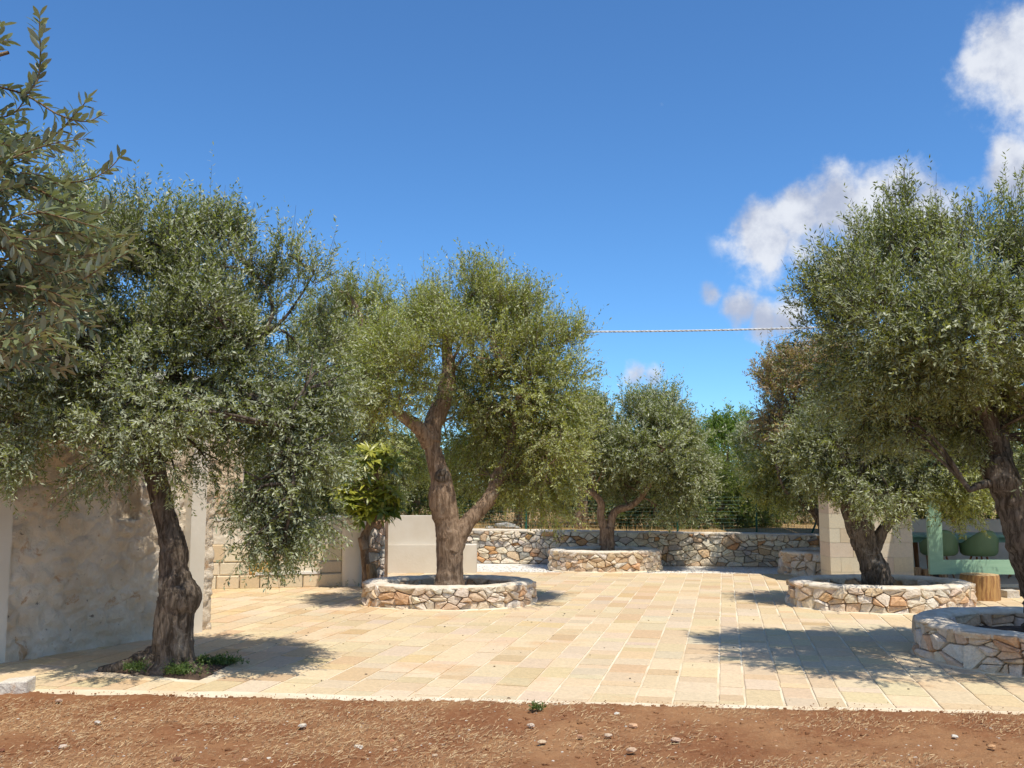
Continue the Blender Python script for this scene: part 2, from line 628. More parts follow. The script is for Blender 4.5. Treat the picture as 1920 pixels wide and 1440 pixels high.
CREAM = [((0.72, 0.59, 0.44), 6), ((0.75, 0.64, 0.50), 6), ((0.66, 0.50, 0.34), 3), ((0.76, 0.68, 0.57), 3), ((0.66, 0.42, 0.24), 1.3), ((0.68, 0.51, 0.34), 3)]
MIXED = [((0.79, 0.67, 0.50), 6), ((0.81, 0.73, 0.60), 6), ((0.48, 0.44, 0.38), 2), ((0.58, 0.52, 0.44), 3), ((0.62, 0.36, 0.18), 2), ((0.66, 0.48, 0.32), 3)]


def pick(pal, r, j=.06):
    tot = sum(w for _, w in pal)
    x = r.uniform(0, tot)
    for c, w in pal:
        x -= w
        if x <= 0:
            break
    k = 1 + r.uniform(-j, j) * 1.5
    return tuple(min(.82, max(.02, ch * k + r.uniform(-.015, .015))) for ch in c)


def build_rubble(parent, cells, mapf, r, pal, gap, depth, proud, limit=300, name='stone', visible=None):
    items = []
    for c in cells:
        q = round_poly(c, gap, r)
        if q is None:
            continue
        poly, cen = q
        items.append((poly, cen))
    if visible:
        items.sort(key=lambda it: -visible(it[1]))
    rest = MB()
    for i, (poly, cen) in enumerate(items):
        vs, fs = stone_mesh(poly, cen, mapf, depth, proud * r.uniform(.45, 1.45), r)
        col = pick(pal, r)
        if i < limit:
            me = mesh_from(name, vs, fs)
            set_col(me, [col] * len(vs))
            link_obj(name, me, parent, M['rubble'])
        else:
            rest.add(vs, fs, col)
    if rest.v:
        rest.obj('small_stones', M['rubble'], parent, kind='stuff')


# ------------------------------------------------------------------ the ground
# red soil in front, fine mesh where the camera sees it close
EDGE_A, EDGE_B = G(0, 1302), G(1920, 1344)
EDGE_SL = (EDGE_B.y - EDGE_A.y) / (EDGE_B.x - EDGE_A.x)


def edge_y(x):
    return EDGE_A.y + (x - EDGE_A.x) * EDGE_SL


def soil_z(x, y):
    z = .02 * noise.noise(Vector((x * 1.1, y * 1.1, 0))) + .018 * noise.noise(Vector((x * 5, y * 5, 3))) + .012 * noise.noise(Vector((x * 17, y * 17, 5)))
    return z


nx_, ny_ = 460, 110
xs = np.linspace(-5.2, 5.0, nx_)
verts, faces = [], []
for j in range(ny_):
    for i in range(nx_):
        x = xs[i]
        y1 = edge_y(x) + .02 + .04 * noise.noise(Vector((x * 2.3, 0, 9))) + .03 * noise.noise(Vector((x * 11, 0, 4)))
        y = 4.6 + (y1 - 4.6) * j / (ny_ - 1)
        tback = (y1 - y)
        z = soil_z(x, y) + .012
        z += .018 * math.exp(-((tback - .14) / .10) ** 2) * (.6 + .8 * noise.noise(Vector((x * 3, 1, 1))))
        if j == ny_ - 1:
            z = -.01
        elif j == ny_ - 2:
            z = .012 + abs(z) * .3
        verts.append((x, y, z))
for j in range(ny_ - 1):
    for i in range(nx_ - 1):
        a = j * nx_ + i
        faces.append((a, a + 1, a + nx_ + 1, a + nx_))
me = mesh_from('soil', verts, faces, True)
o = link_obj('soil', me, None, M['soil'], 'structure')
mb = MB()
mb.add([(-700, -60, -.03), (700, -60, -.03), (700, 1200, -.03), (-700, 1200, -.03)], [(0, 1, 2, 3)])
mb.obj('ground', M['soil'], kind='structure')

# scattered straw on the soil (nobody could count it)
n = 42000
sx = rng.uniform(-4.6, 4.4, n)
sy = rng.uniform(4.7, 7.2, n)
dens_ = np.array([noise.noise(Vector((a * 1.6, b_ * 1.6, 2))) + .35 * noise.noise(Vector((a * 6, b_ * 6, 7))) for a, b_ in zip(sx, sy)])
side_bias = np.where(sx < 0, .32, -0.02)
keep = (dens_ + side_bias + rng.uniform(-.3, .3, n) > .05) & (sy < edge_y(sx) + .02)
sx, sy = sx[keep], sy[keep]
n = len(sx)
sz = np.array([soil_z(a, b_) for a, b_ in zip(sx, sy)]) + .016 + rng.uniform(0, .012, n)
an = rng.normal(0, .9, n) + .2
Ls = rng.uniform(.008, .034, n) * np.where(rng.uniform(0, 1, n) < .12, 1.8, 1)
wd = rng.uniform(.0007, .0019, n)
dx, dy = np.cos(an) * Ls, np.sin(an) * Ls
px, py = -np.sin(an) * wd, np.cos(an) * wd
tz = rng.uniform(-.003, .016, n)
V = np.empty((n, 4, 3), dtype=np.float32)
V[:, 0] = np.stack([sx - px, sy - py, sz - .003], 1)
V[:, 1] = np.stack([sx + px, sy + py, sz - .001], 1)
V[:, 2] = np.stack([sx + dx + px, sy + dy + py, sz + tz + .002], 1)
V[:, 3] = np.stack([sx + dx - px, sy + dy - py, sz + tz], 1)


def quads_mesh(name, V, mat, parent=None, kind=None, tint=None, col=None):
    n_ = V.shape[0]
    k = V.shape[1]
    me_ = bpy.data.meshes.new(name)
    me_.vertices.add(n_ * k)
    me_.vertices.foreach_set('co', V.reshape(-1).astype(np.float32))
    me_.loops.add(n_ * k)
    me_.loops.foreach_set('vertex_index', np.arange(n_ * k, dtype=np.int32))
    me_.polygons.add(n_)
    me_.polygons.foreach_set('loop_start', np.arange(0, n_ * k, k, dtype=np.int32))
    me_.update(calc_edges=True)
    if tint is not None:
        a_ = me_.attributes.new('tint', 'FLOAT', 'POINT')
        a_.data.foreach_set('value', np.repeat(tint, k).astype(np.float32))
    if col is not None:
        a_ = me_.color_attributes.new('Col', 'FLOAT_COLOR', 'POINT')
        cc = np.ones((n_ * k, 4), dtype=np.float32)
        cc[:, :3] = np.repeat(col, k, axis=0)
        a_.data.foreach_set('color', cc.ravel())
    me_.update()
    return link_obj(name, me_, parent, mat, kind)


pal = np.array([(0.46, 0.30, 0.15), (0.38, 0.23, 0.12), (0.56, 0.41, 0.23), (0.30, 0.17, 0.09), (0.24, 0.13, 0.07), (0.44, 0.30, 0.17)])
quads_mesh('straw_litter', V, M['straw'], kind='stuff', col=pal[rng.integers(0, 6, n)] * rng.uniform(.8, 1.1, (n, 1)))


def pebble_data(c, s, r, flat=.6, ns=6):
    """a small angular stone with its base in the ground"""
    vs = []
    for (h, k) in ((-.25, .85), (.2, 1.0), (.62, .78)):
        for i in range(ns):
            a_ = 2 * math.pi * (i + r.uniform(-.25, .25)) / ns
            rr = s * k * r.uniform(.78, 1.1)
            vs.append((c[0] + math.cos(a_) * rr, c[1] + math.sin(a_) * rr * .8, c[2] + h * s * flat + r.uniform(-.06, .06) * s))
    vs.append((c[0] + r.uniform(-.2, .2) * s, c[1] + r.uniform(-.2, .2) * s, c[2] + .85 * s * flat))
    fs = []
    for q in range(2):
        for i in range(ns):
            i2 = (i + 1) % ns
            fs.append((q * ns + i, q * ns + i2, (q + 1) * ns + i2, (q + 1) * ns + i))
    for i in range(ns):
        fs.append((2 * ns + i, 2 * ns + (i + 1) % ns, 3 * ns))
    return vs, fs


gr, clod = MB(), MB()
for i in range(750):
    x, y = R.uniform(-4.4, 4.2), R.uniform(4.8, 7.0)
    if y > edge_y(x) - .02:
        continue
    s = R.uniform(.004, .011) * (1.6 if R.random() < .1 else 1)
    v_, f_ = pebble_data((x, y, soil_z(x, y) + .012), s, R, .7, 5)
    gr.add(v_, f_, R.choice([(0.60, 0.42, 0.28), (0.62, 0.52, 0.42), (0.45, 0.22, 0.12), (0.66, 0.60, 0.5)]))
gr.obj('grit', M['rubble'], kind='stuff')
for i in range(2600):
    x, y = R.uniform(-4.4, 4.2), R.uniform(4.8, 7.2)
    if R.random() < .45:
        y = edge_y(x) + R.gauss(-.02, .07)
    if y > edge_y(x) + .30:
        continue
    s = R.uniform(.006, .018) * (1.5 if R.random() < .08 else 1)
    if y > edge_y(x) + .01:
        s = R.uniform(.002, .0065)
    v_, f_ = pebble_data((x, y, (soil_z(x, y) + .012) if y < edge_y(x) else .018), s, R, .8, 6)
    clod.add(v_, f_)
clod.obj('soil_clods', M['soil'], kind='stuff')

stones_px = [  # px, py, half width px, colour, label
    (1187, 1368, 10, (0.62, 0.38, 0.22), 'largest loose orange stone lying on the red soil, right of centre'),
    (1140, 1386, 8, (0.62, 0.48, 0.34), 'flat cream stone just left below the largest loose orange stone'),
    (1184, 1414, 10, (0.60, 0.42, 0.28), 'flat tan stone near the bottom edge below the largest loose orange stone'),
    (1268, 1395, 11, (0.58, 0.40, 0.28), 'flat pinkish stone on soil right of the largest loose orange stone'),
    (1157, 1345, 6, (0.70, 0.66, 0.56), 'small whitish stone on the soil close to the paving edge'),
    (995, 1367, 8, (0.64, 0.52, 0.40), 'long flat cream stone on soil below the middle of the paving edge'),
    (1087, 1388, 7, (0.52, 0.30, 0.18), 'small brown orange stone on bare soil left of the flat cream stone'),
    (1016, 1399, 9, (0.62, 0.46, 0.30), 'tan stone lying flat in straw near the bottom centre'),
    (567, 1368, 9, (0.66, 0.58, 0.46), 'pale stone with a thin flat shape in the straw left of centre'),
    (182, 1361, 6, (0.72, 0.68, 0.60), 'small white stone in the straw below the leftmost olive trunk'),
    (118, 1408, 9, (0.66, 0.56, 0.46), 'cream pebble in the straw at lower left of the soil'),
    (672, 1409, 10, (0.70, 0.64, 0.52), 'pale angular stone in the straw near the bottom, left of centre'),
    (734, 1396, 6, (0.50, 0.24, 0.13), 'small reddish orange stone right of the pale angular stone'),
    (815, 1424, 6, (0.58, 0.44, 0.30), 'small tan stone at the very bottom of the soil near the centre'),
    (1860, 1408, 9, (0.56, 0.32, 0.16), 'orange stone on dry soil near the bottom right corner'),
    (1790, 1388, 7, (0.70, 0.66, 0.56), 'small white stone on dry soil at the right'),
    (110, 1320, 7, (0.55, 0.38, 0.26), 'small tan stone by the paving edge at far left'),
    (2, 1415, 8, (0.22, 0.09, 0.05), 'dark red clod cut by the left edge of the photo'),
    (460, 1433, 7, (0.64, 0.45, 0.32), 'orange pebble at the bottom edge left of centre'),
    (333, 1432, 10, (0.20, 0.09, 0.05), 'dark brown clod of earth at the bottom, below the leftmost olive'),
]
for (u, v, hw, c, lab) in stones_px:
    g = G(u, v)
    s = hw * g.y / F
    v_, f_ = pebble_data((g.x, g.y, .022), s, R, .62, 7)
    me = mesh_from('loose_stone', v_, f_)
    set_col(me, [c] * len(v_))
    tag(link_obj('loose_stone', me, None, M['rubble']), lab, 'stone', 'loose stones on the red soil')

# white gravel strip beyond the paving, dry field beyond the wall
mb = MB()
mb.add([(-3.0, 16.2, -.004), (13, 15.2, -.004), (13, 19.6, -.004), (-3.0, 20.4, -.004)], [(0, 1, 2, 3)])
mb.obj('gravel_strip', M['gravel'], kind='structure')
gv = MB()
for i in range(2600):
    y = R.uniform(16.8, 19.3)
    x = R.uniform(-1.2, 6.2)
    v_, f_ = pebble_data((x, y, .0), R.uniform(.010, .022), R, .35, 4)
    k = R.uniform(.72, 1.05)
    gv.add(v_, f_, (0.80 * k, 0.75 * k, 0.67 * k))
gv.obj('gravel', M['rubble'], kind='stuff')
fv, ff = [], []
nx2, ny2 = 70, 50
for j in range(ny2):
    for i in range(nx2):
        x = -60 + 120 * i / (nx2 - 1)
        yy = 19.75 + (j / (ny2 - 1)) ** 2 * 160
        z = .60 + .012 * (yy - 19.75) * .6 + .12 * noise.noise(Vector((x * .4, yy * .4, 0))) * min(1, (yy - 19.75) / 2)
        fv.append((x, yy - x * .05 * (1 if yy < 40 else 0), z))
for j in range(ny2 - 1):
    for i in range(nx2 - 1):
        a = j * nx2 + i
        ff.append((a, a + 1, a + nx2 + 1, a + nx2))
link_obj('field', mesh_from('field', fv, ff, True), None, M['drygrass'], 'structure')

# ------------------------------------------------------------------ planters: where they stand


def cam_px(p):
    y_ = p.y
    dz = p.z - EYE
    dep = y_ * math.cos(PITCH) + dz * math.sin(PITCH)
    up = -y_ * math.sin(PITCH) + dz * math.cos(PITCH)
    return 960 + F * p.x / dep, 720 - F * up / dep


def circle_from(uL, uR, vF, h):
    """ground circle whose front touches pixel row vF and whose sides reach columns uL and uR"""
    Rr = 1.2
    um = (uL + uR) / 2
    for _ in range(12):
        front = G(um, vF)
        Dc = front.y + Rr
        xl = P(uL, 0, Dc)
        dep = Dc * math.cos(PITCH) + (h * .5 - EYE) * math.sin(PITCH)
        Rr = .5 * Rr + .5 * ((uR - uL) / 2 * dep / F)
    cx = (um - 960) / F * dep
    return cx, Dc, Rr


PL = {}
def oval(uL, uR, vF, h, ky):
    x_, y_, r_ = circle_from(uL, uR, vF, h)
    yc = y_ - r_ * (1 - ky)
    k_ = yc / y_
    return x_ * k_, yc, r_ * k_, h, ky


PL['a'] = oval(682, 1002, 1147, .315, .74)
PL['b'] = oval(1030, 1237, 1075, .40, .74)
PL['c'] = oval(1482, 1815, 1154, .345, .76)
PL['d'] = (5.02, 8.90, 1.18, .355, .95)
PL['e'] = (6.05, 17.45, 1.08, .43, .8)

# ------------------------------------------------------------------ paving
PAVA = math.atan(397 / F * math.cos(PITCH))        # paving turned to its vanishing point
ca, sa = math.cos(PAVA), math.sin(PAVA)


def pav(s, t_):          # s across the courses, t along them
    return (s * ca + t_ * sa, -s * sa + t_ * ca)


farA, farB = G(893, 1073), G(1460, 1077)
far_sl = (farB.y - farA.y) / (farB.x - farA.x)


def far_y(x):
    return farA.y + (x - farA.x) * far_sl


mb = MB()
x0, x1 = -7.5, 12.5
mb.add([(x0, edge_y(x0), .003), (x1, edge_y(x1), .003), (x1, far_y(x1), .003), (x0, far_y(x0), .003)], [(0, 1, 2, 3)])
paving = mb.obj('paving', M['grout'], kind='structure')
PAVE = [((0.61, 0.475, 0.295), 8), ((0.63, 0.50, 0.325), 7), ((0.59, 0.44, 0.26), 4), ((0.61, 0.49, 0.335), 3), ((0.55, 0.39, 0.225), 1.2)]
r = random.Random(5)
pit = [(g.x, g.y) for g in (G(170, 1258), G(372, 1277), G(452, 1243), G(300, 1228))]
pit_c = (sum(p[0] for p in pit) / 4, sum(p[1] for p in pit) / 4)


def in_poly(x, y, poly):
    ins = False
    for i in range(len(poly)):
        a, b_ = poly[i], poly[i - 1]
        if (a[1] > y) != (b_[1] > y) and x < (b_[0] - a[0]) * (y - a[1]) / (b_[1] - a[1]) + a[0]:
            ins = not ins
    return ins


pavers = []
s = -11.5
while s < 11:
    w = r.choice([.20, .24, .28, .30, .33, .30])
    t_ = 4.0 + r.uniform(0, .5)
    while t_ < 20.5:
        L = r.choice([.16, .22, .3, .38, .45, .55])
        jn = r.uniform(.005, .0095) + (.004 if r.random() < .15 else 0)
        q = []
        for (ss, tt) in ((s + jn + .002, t_ + jn * .8), (s + w - jn - .002, t_ + jn * .8), (s + w - jn - .002, t_ + L - jn * .8), (s + jn + .002, t_ + L - jn * .8)):
            q.append(pav(ss + r.uniform(-.004, .004), tt + r.uniform(-.004, .004)))
        cx, cy = sum(p[0] for p in q) / 4, sum(p[1] for p in q) / 4
        t_ += L
        if cx < -6.5 or cx > 10.5:
            continue
        ey = edge_y(cx) + .10
        q = clip(q, EDGE_SL, -1, -(EDGE_A.y + .08 - EDGE_A.x * EDGE_SL))
        if len(q) >= 3:
            q = clip(q, -far_sl, 1, farA.y - farA.x * far_sl - .02)
        if len(q) < 3:
            continue
        area = abs(sum(q[i - 1][0] * q[i][1] - q[i][0] * q[i - 1][1] for i in range(len(q)))) / 2
        if area < .006:
            continue
        if any((cx - p[0]) ** 2 + ((cy - p[1]) / p[4]) ** 2 < (p[2] - .25) ** 2 for p in PL.values()):
            continue
        if in_poly(cx, cy, pit):
            continue
        pavers.append((cy, cx, cy, q))
    s += w
pavers.sort(key=lambda p: (abs(p[1]) > p[0] * .56 + .15, p[0]))
rest = MB()
for i, (d_, cx, cy, q) in enumerate(pavers):
    c0 = (sum(p[0] for p in q) / len(q), sum(p[1] for p in q) / len(q))
    h = .011 + r.uniform(-.002, .003)
    tx, ty = r.uniform(-.006, .006), r.uniform(-.006, .006)
    n = len(q)
    vs = [(p[0], p[1], -.001) for p in q] + [(p[0], p[1], h - .003) for p in q]
    vs += [(c0[0] + (p[0] - c0[0]) * .95, c0[1] + (p[1] - c0[1]) * .95, h + (p[0] - c0[0]) * tx + (p[1] - c0[1]) * ty) for p in q]
    fs = []
    for k in range(n):
        k2 = (k + 1) % n
        fs += [(k, k2, n + k2, n + k), (n + k, n + k2, 2 * n + k2, 2 * n + k)]
    fs.append(tuple(2 * n + k for k in range(n)))
    col = pick(PAVE, r, .05)
    if i < 300:
        me = mesh_from('paver', vs, fs)
        set_col(me, [col] * len(vs))
        link_obj('paver', me, paving, M['paver'])
    else:
        rest.add(vs, fs, col)
rest.obj('paving_stones', M['paver'], paving, kind='stuff')
# rough cement lip between paving and soil
vs, fs = [], []
n = 220
for i in range(n):
    x = -5.4 + 10.6 * i / (n - 1)
    y = edge_y(x)
    a = .02 * noise.noise(Vector((x * 5, 3, 0))) + .015 * noise.noise(Vector((x * 17, 3, 0)))
    b_ = .03 * noise.noise(Vector((x * 3, 8, 0)))
    wdt = .05 + .09 * max(0, 1 - abs(x + 2.2) / 2.6)
    vs += [(x, y - .02 + a, -.02), (x, y - .01 + a, .010), (x, y + .05 + wdt + b_, .0165 + .002 * noise.noise(Vector((x * 9, 0, 0)))), (x, y + .06 + wdt + b_, .004)]
for i in range(n - 1):
    for k in range(3):
        a = i * 4 + k
        fs.append((a, a + 4, a + 5, a + 1))
link_obj('cement_edge', mesh_from('cement_edge', vs, fs), paving, M['grout'])

# little dark bits lying on the paving
lit_ = MB()
for i in range(80):
    x, y = R.uniform(-3, 4), R.uniform(6.9, 13)
    v_, f_ = pebble_data((x, y, .014), R.uniform(.006, .014), R, .6, 5)
    lit_.add(v_, f_, R.choice([(.12, .09, .07), (.3, .2, .1), (.2, .17, .12)]))
lit_.obj('fallen_bits', M['rubble'], kind='stuff')

# ------------------------------------------------------------------ round stone planters


def planter(key, label, seed, sw, sh, full=True):
    cx, cy, Rr, h, ky = PL[key]
    t_ = empty('stone_planter', label, 'planter', 'round stone planters')
    r_ = random.Random(seed)
    capw = .31
    ri = Rr - capw
    hh = h - .035
    zf = lambda a_: 0.0

    def mo(s_, z, o_):
        a_ = s_ / Rr
        rr = Rr - .05 + o_ + .035 * noise.noise(Vector((math.cos(a_) * 2, math.sin(a_) * 2, seed))) - z * .04
        return (cx + math.cos(a_) * rr, cy + ky * math.sin(a_) * rr, z)

    def mi(s_, z, o_):
        a_ = s_ / ri
        rr = ri + .035 - o_
        return (cx + math.cos(a_) * rr, cy + ky * math.sin(a_) * rr, z + .08)
    cells = rubble_cells(2 * math.pi * Rr, hh + .02, sw, sh, seed, True)
    vis = lambda c: -math.sin(c[0] / Rr)
    build_rubble(t_, cells, mo, r_, CREAM, .004, .07, .06, 180, visible=vis)
    cells = rubble_cells(2 * math.pi * ri, hh - .08, sw * 1.1, sh, seed + 50, True)
    build_rubble(t_, cells, mi, r_, CREAM, .006, .05, .035, 120, visible=lambda c: math.sin(c[0] / ri))
    # core ring
    ns = 72
    prof = [(Rr - .06, -.01), (Rr - .06, hh - .01), (ri + .05, hh - .01), (ri + .05, -.01)]
    vs, fs = [], []
    for i in range(ns):
        a_ = 2 * math.pi * i / ns
        for (q, z) in prof:
            vs.append((cx + math.cos(a_) * q, cy + ky * math.sin(a_) * q, z))
    for i in range(ns):
        j = (i + 1) % ns
        for k in range(3):
            fs.append((i * 4 + k, j * 4 + k, j * 4 + k + 1, i * 4 + k + 1))
    link_obj('wall_core', mesh_from('wall_core', vs, fs, True), t_, M['core'])
    # lime cap, thick and uneven, its lower edge running down over the stones
    ns = 200
    vs, fs = [], []
    for i in range(ns):
        a_ = 2 * math.pi * i / ns
        cs, sn = math.cos(a_), math.sin(a_)
        nn = lambda f_, k_: noise.noise(Vector((cs * f_, sn * f_, k_ + seed)))
        drip = .018 * nn(4, 1) + .028 * nn(13, 2)
        dri2 = .02 * nn(5, 5) + .02 * nn(13, 6)
        wv = .012 * nn(3, 3) + .008 * nn(9, 4)
        ztop = h + .008 * nn(3, 7) + .006 * nn(10, 8)
        pr = [(Rr - .035, hh - .03 + drip), (Rr - .006 + wv, hh - .012 + drip * .6), (Rr - .012 + wv, h - .022), (Rr - .04 + wv, ztop - .006), (Rr - .09, ztop),
              (Rr - .17, ztop + .004), (ri + .09, ztop), (ri + .03 + wv, ztop - .01), (ri + wv - .005, h - .04), (ri + .012, hh - .03 + dri2), (ri + .05, hh - .04 + dri2)]
        for (q, z) in pr:
            vs.append((cx + cs * q, cy + ky * sn * q, z + .003 * nn(30, 9)))
    m_ = 11
    for i in range(ns):
        j = (i + 1) % ns
        for k in range(m_ - 1):
            fs.append((i * m_ + k, j * m_ + k, j * m_ + k + 1, i * m_ + k + 1))
    link_obj('lime_cap', mesh_from('lime_cap', vs, fs, True), t_, M['cap'])
    # bed of earth
    vs, fs = [(cx, cy, h - .10)], []
    rings = 10
    ns = 48
    for k in range(1, rings + 1):
        for i in range(ns):
            a_ = 2 * math.pi * i / ns
            q = (ri + .04) * k / rings
            x, y = cx + math.cos(a_) * q, cy + ky * math.sin(a_) * q
            vs.append((x, y, h - .10 - .07 * (k / rings) + .025 * noise.noise(Vector((x * 6, y * 6, seed)))))
    for i in range(ns):
        fs.append((0, 1 + i, 1 + (i + 1) % ns))
    for k in range(rings - 1):
        for i in range(ns):
            j = (i + 1) % ns
            a_ = 1 + k * ns
            fs.append((a_ + i, a_ + ns + i, a_ + ns + j, a_ + j))
    link_obj('earth_bed', mesh_from('earth_bed', vs, fs, True), t_, M['bark_soil'])
    # mortar foot
    ns = 160
    vs, fs = [], []
    for i in range(ns):
        a_ = 2 * math.pi * i / ns
        q = Rr + .035 + .03 * noise.noise(Vector((math.cos(a_) * 5, math.sin(a_) * 5, seed + 3))) + .02 * noise.noise(Vector((math.cos(a_) * 16, math.sin(a_) * 16, seed)))
        vs += [(cx + math.cos(a_) * (Rr - .08), cy + ky * math.sin(a_) * (Rr - .08), .035), (cx + math.cos(a_) * q, cy + ky * math.sin(a_) * q, .0165), (cx + math.cos(a_) * (q + .01), cy + ky * math.sin(a_) * (q + .01), .002)]
    for i in range(ns):
        j = (i + 1) % ns
        for k in range(2):
            fs.append((i * 3 + k, i * 3 + k + 1, j * 3 + k + 1, j * 3 + k))
    link_obj('mortar_foot', mesh_from('mortar_foot', vs, fs, True), t_, M['grout'])
    return t_


planter('a', 'round stone planter in the middle of the paving, around the forked olive trunk', 21, .175, .108)
planter('b', 'far round stone planter at the paving edge, before the long rubble wall', 22, .165, .105)
planter('c', 'wide round stone planter at right, before the tufa block pier', 23, .185, .115)
planter('d', 'nearest stone planter, cut by the right edge, with darker shaded stones', 24, .205, .12)
planter('e', 'small shaded stone planter partly hidden behind the tufa block pier', 25, .20, .13)

# ------------------------------------------------------------------ straight rubble wall at the back
wa, wb = G(815, 1055), Vector((0, 0, 0))
wb = G(1470, 1063)
dirw = (wb - wa).normalized()
wl = 13.0
nrm = Vector((dirw.y, -dirw.x, 0))
WALL_H = lambda s_: .715 - .008 * s_
wt = empty('boundary_wall', 'long low rubble wall of cream, orange and grey stones behind the paving', 'wall')


def mw(s_, z, o_):
    k = WALL_H(s_) / .72
    p = wa + dirw * s_ + nrm * (o_ + .02 * noise.noise(Vector((s_ * .8, 0, 3))))
    return (p.x, p.y, z * k)


cells = rubble_cells(wl, .69, .20, .125, 77, False, .3)
build_rubble(wt, cells, mw, random.Random(8), MIXED, .0045, .06, .05, 300, visible=lambda c: -abs(c[0] - 3.9))
vs, fs = [], []
n = 160
for i in range(n):
    s_ = wl * i / (n - 1)
    p = wa + dirw * s_
    h = WALL_H(s_) + .012 * noise.noise(Vector((s_ * 2.5, 0, 1))) + .008 * noise.noise(Vector((s_ * 9, 0, 2)))
    dn = .018 * noise.noise(Vector((s_ * 6, 0, 4)))
    for (o_, z) in ((-.02, -.02), (-.02, h - .05), (.035, h - .035 + dn), (.03, h - .01), (-.02, h), (-.30, h), (-.33, h - .02), (-.33, -.02)):
        q = p + nrm * o_
        vs.append((q.x, q.y, z))
for i in range(n - 1):
    for k in range(7):
        a = i * 8 + k
        fs.append((a, a + 8, a + 9, a + 1))
me = mesh_from('wall_core', vs, fs)
me.materials.append(M['core'])
me.materials.append(M['cap'])
for p in me.polygons:
    p.material_index = 0 if (p.index % 7) in (0,) else 1
link_obj('wall_core', me, wt)

# ------------------------------------------------------------------ house at left
HA, HB = G(0, 1245), G(387, 1182)
hd = (HB - HA).normalized()
hn = Vector((hd.y, -hd.x, 0))          # faces the paving
HC = G(384, 1106)
house = empty('stone_house', 'whitewashed rubble house wall with a small niche, behind the leftmost olive', 'house')
H_H = 2.72
hl = (HB - HA).length
SEXT = -2.6
nu, nv = 200, 118
niL, niR = G(222, 0), G(255, 0)


def wall_s(u):
    """distance along the wall seen at pixel column u"""
    d = pix_dir(u, 950)
    # intersect vertical plane
    t_ = (HA.x * hn.x + HA.y * hn.y) / (d.x * hn.x + d.y * hn.y)
    q = Vector((d.x * t_, d.y * t_, 0)) - Vector((HA.x, HA.y, 0))
    return q.dot(hd), EYE + d.z * t_, d.y * t_


s_n0, _, Dn = wall_s(221)
s_n1, _, _ = wall_s(256)
zn0 = P(238, 975, Dn).z
zn1 = P(238, 868, Dn).z
s_pil = wall_s(26)[0]
vs, fs = [], []
for j in range(nv):
    for i in range(nu):
        s_ = SEXT + (hl - .10 - SEXT) * i / (nu - 1)
        z = -.01 + (H_H + .01) * j / (nv - 1)
        q = Vector((s_, 0, z))
        dist, _ = noise.voronoi(Vector((s_ * 4.4 + .25 * noise.noise(q * 5), 0, z * 5.6 + .2 * noise.noise(q * 6 + Vector((5, 0, 0))))))
        edge = min(1.0, (dist[1] - dist[0]) * 3.2)
        o_ = .034 * edge + .02 * noise.noise(q * 1.8) + .010 * noise.noise(q * 9) + .014 * noise.noise(q * 20)
        o_ += .05 * max(0, 1 - z / .35) * .6
        if s_n0 < s_ < s_n1 and zn0 < z < zn1:
            o_ = -.13 + .01 * noise.noise(q * 9)
        if s_ < s_pil:
            o_ = .035 + .006 * noise.noise(q * 3)
        p = HA + hd * s_ + hn * o_
        vs.append((p.x, p.y, z))
for j in range(nv - 1):
    for i in range(nu - 1):
        a = j * nu + i
        fs.append((a, a + 1, a + nu + 1, a + nu))
me = mesh_from('rubble_wall', vs, fs, True)
me.materials.append(M['washrubble'])
me.materials.append(M['plaster'])
npil = int((s_pil - SEXT) / (hl - .10 - SEXT) * (nu - 1))
for p in me.polygons:
    if p.index % (nu - 1) < npil:
        p.material_index = 1
link_obj('rubble_wall', me, house)
# mass of the house behind that face
mb = MB()
A_ = HA + hd * SEXT
pts = [A_ - hn * .2, HB - hn * .2, HC + Vector((-.25, .2, 0)), HC + Vector((-5, 2.2, 0)), A_ + Vector((-5, 1, 0))]
n = len(pts)
vs = [(p.x, p.y, -.02) for p in pts] + [(p.x, p.y, H_H) for p in pts]
fs = [(k, (k + 1) % n, n + (k + 1) % n, n + k) for k in range(n)] + [tuple(n + k for k in range(n))]
mb.add(vs, fs)
mb.obj('house_body', M['plaster'], house)
# parapet coping
mb = MB()
for a_, b_ in ((A_, HB), (HB, HC)):
    mid = (a_ + b_) / 2
    L = (b_ - a_).length
    mb.box((mid.x, mid.y, H_H + .05), (L + .1, .34, .10), math.atan2(b_.y - a_.y, b_.x - a_.x), j=.004)
mb.obj('coping', M['white'], house)


def vpatch(name, mat, a, b_, z0, z1, amp, seed, parent, nu_=40, nv_=60, thick=.0, cell=(4.5, 6.5), smooth=True, edge_amp=0.0):
    """upright sheet of relief between ground points a and b_"""
    d_ = (b_ - a)
    L = d_.length
    d_ = d_.normalized()
    nn_ = Vector((d_.y, -d_.x, 0))
    vs_, fs_ = [], []
    for j in range(nv_):
        for i in range(nu_):
            s_ = L * i / (nu_ - 1)
            z = z0 + (z1 - z0) * j / (nv_ - 1)
            q = Vector((s_, seed, z))
            dist, _ = noise.voronoi(Vector((s_ * cell[0] + .3 * noise.noise(q * 5), seed, z * cell[1])))
            o_ = amp * (min(1., (dist[1] - dist[0]) * 3) + .5 * noise.noise(q * 7) + .3 * noise.noise(q * 19))
            if i in (0, nu_ - 1) or j == nv_ - 1:
                o_ = -thick
            p = a + d_ * s_ + nn_ * o_
            ss = edge_amp * noise.noise(Vector((z * 7, seed, 2))) if i > nu_ - 4 else 0
            vs_.append((p.x + d_.x * ss, p.y + d_.y * ss, z))
    for j in range(nv_ - 1):
        for i in range(nu_ - 1):
            k = j * nu_ + i
            fs_.append((k, k + 1, k + nu_ + 1, k + nu_))
    return link_obj(name, mesh_from(name, vs_, fs_, smooth), parent, mat)


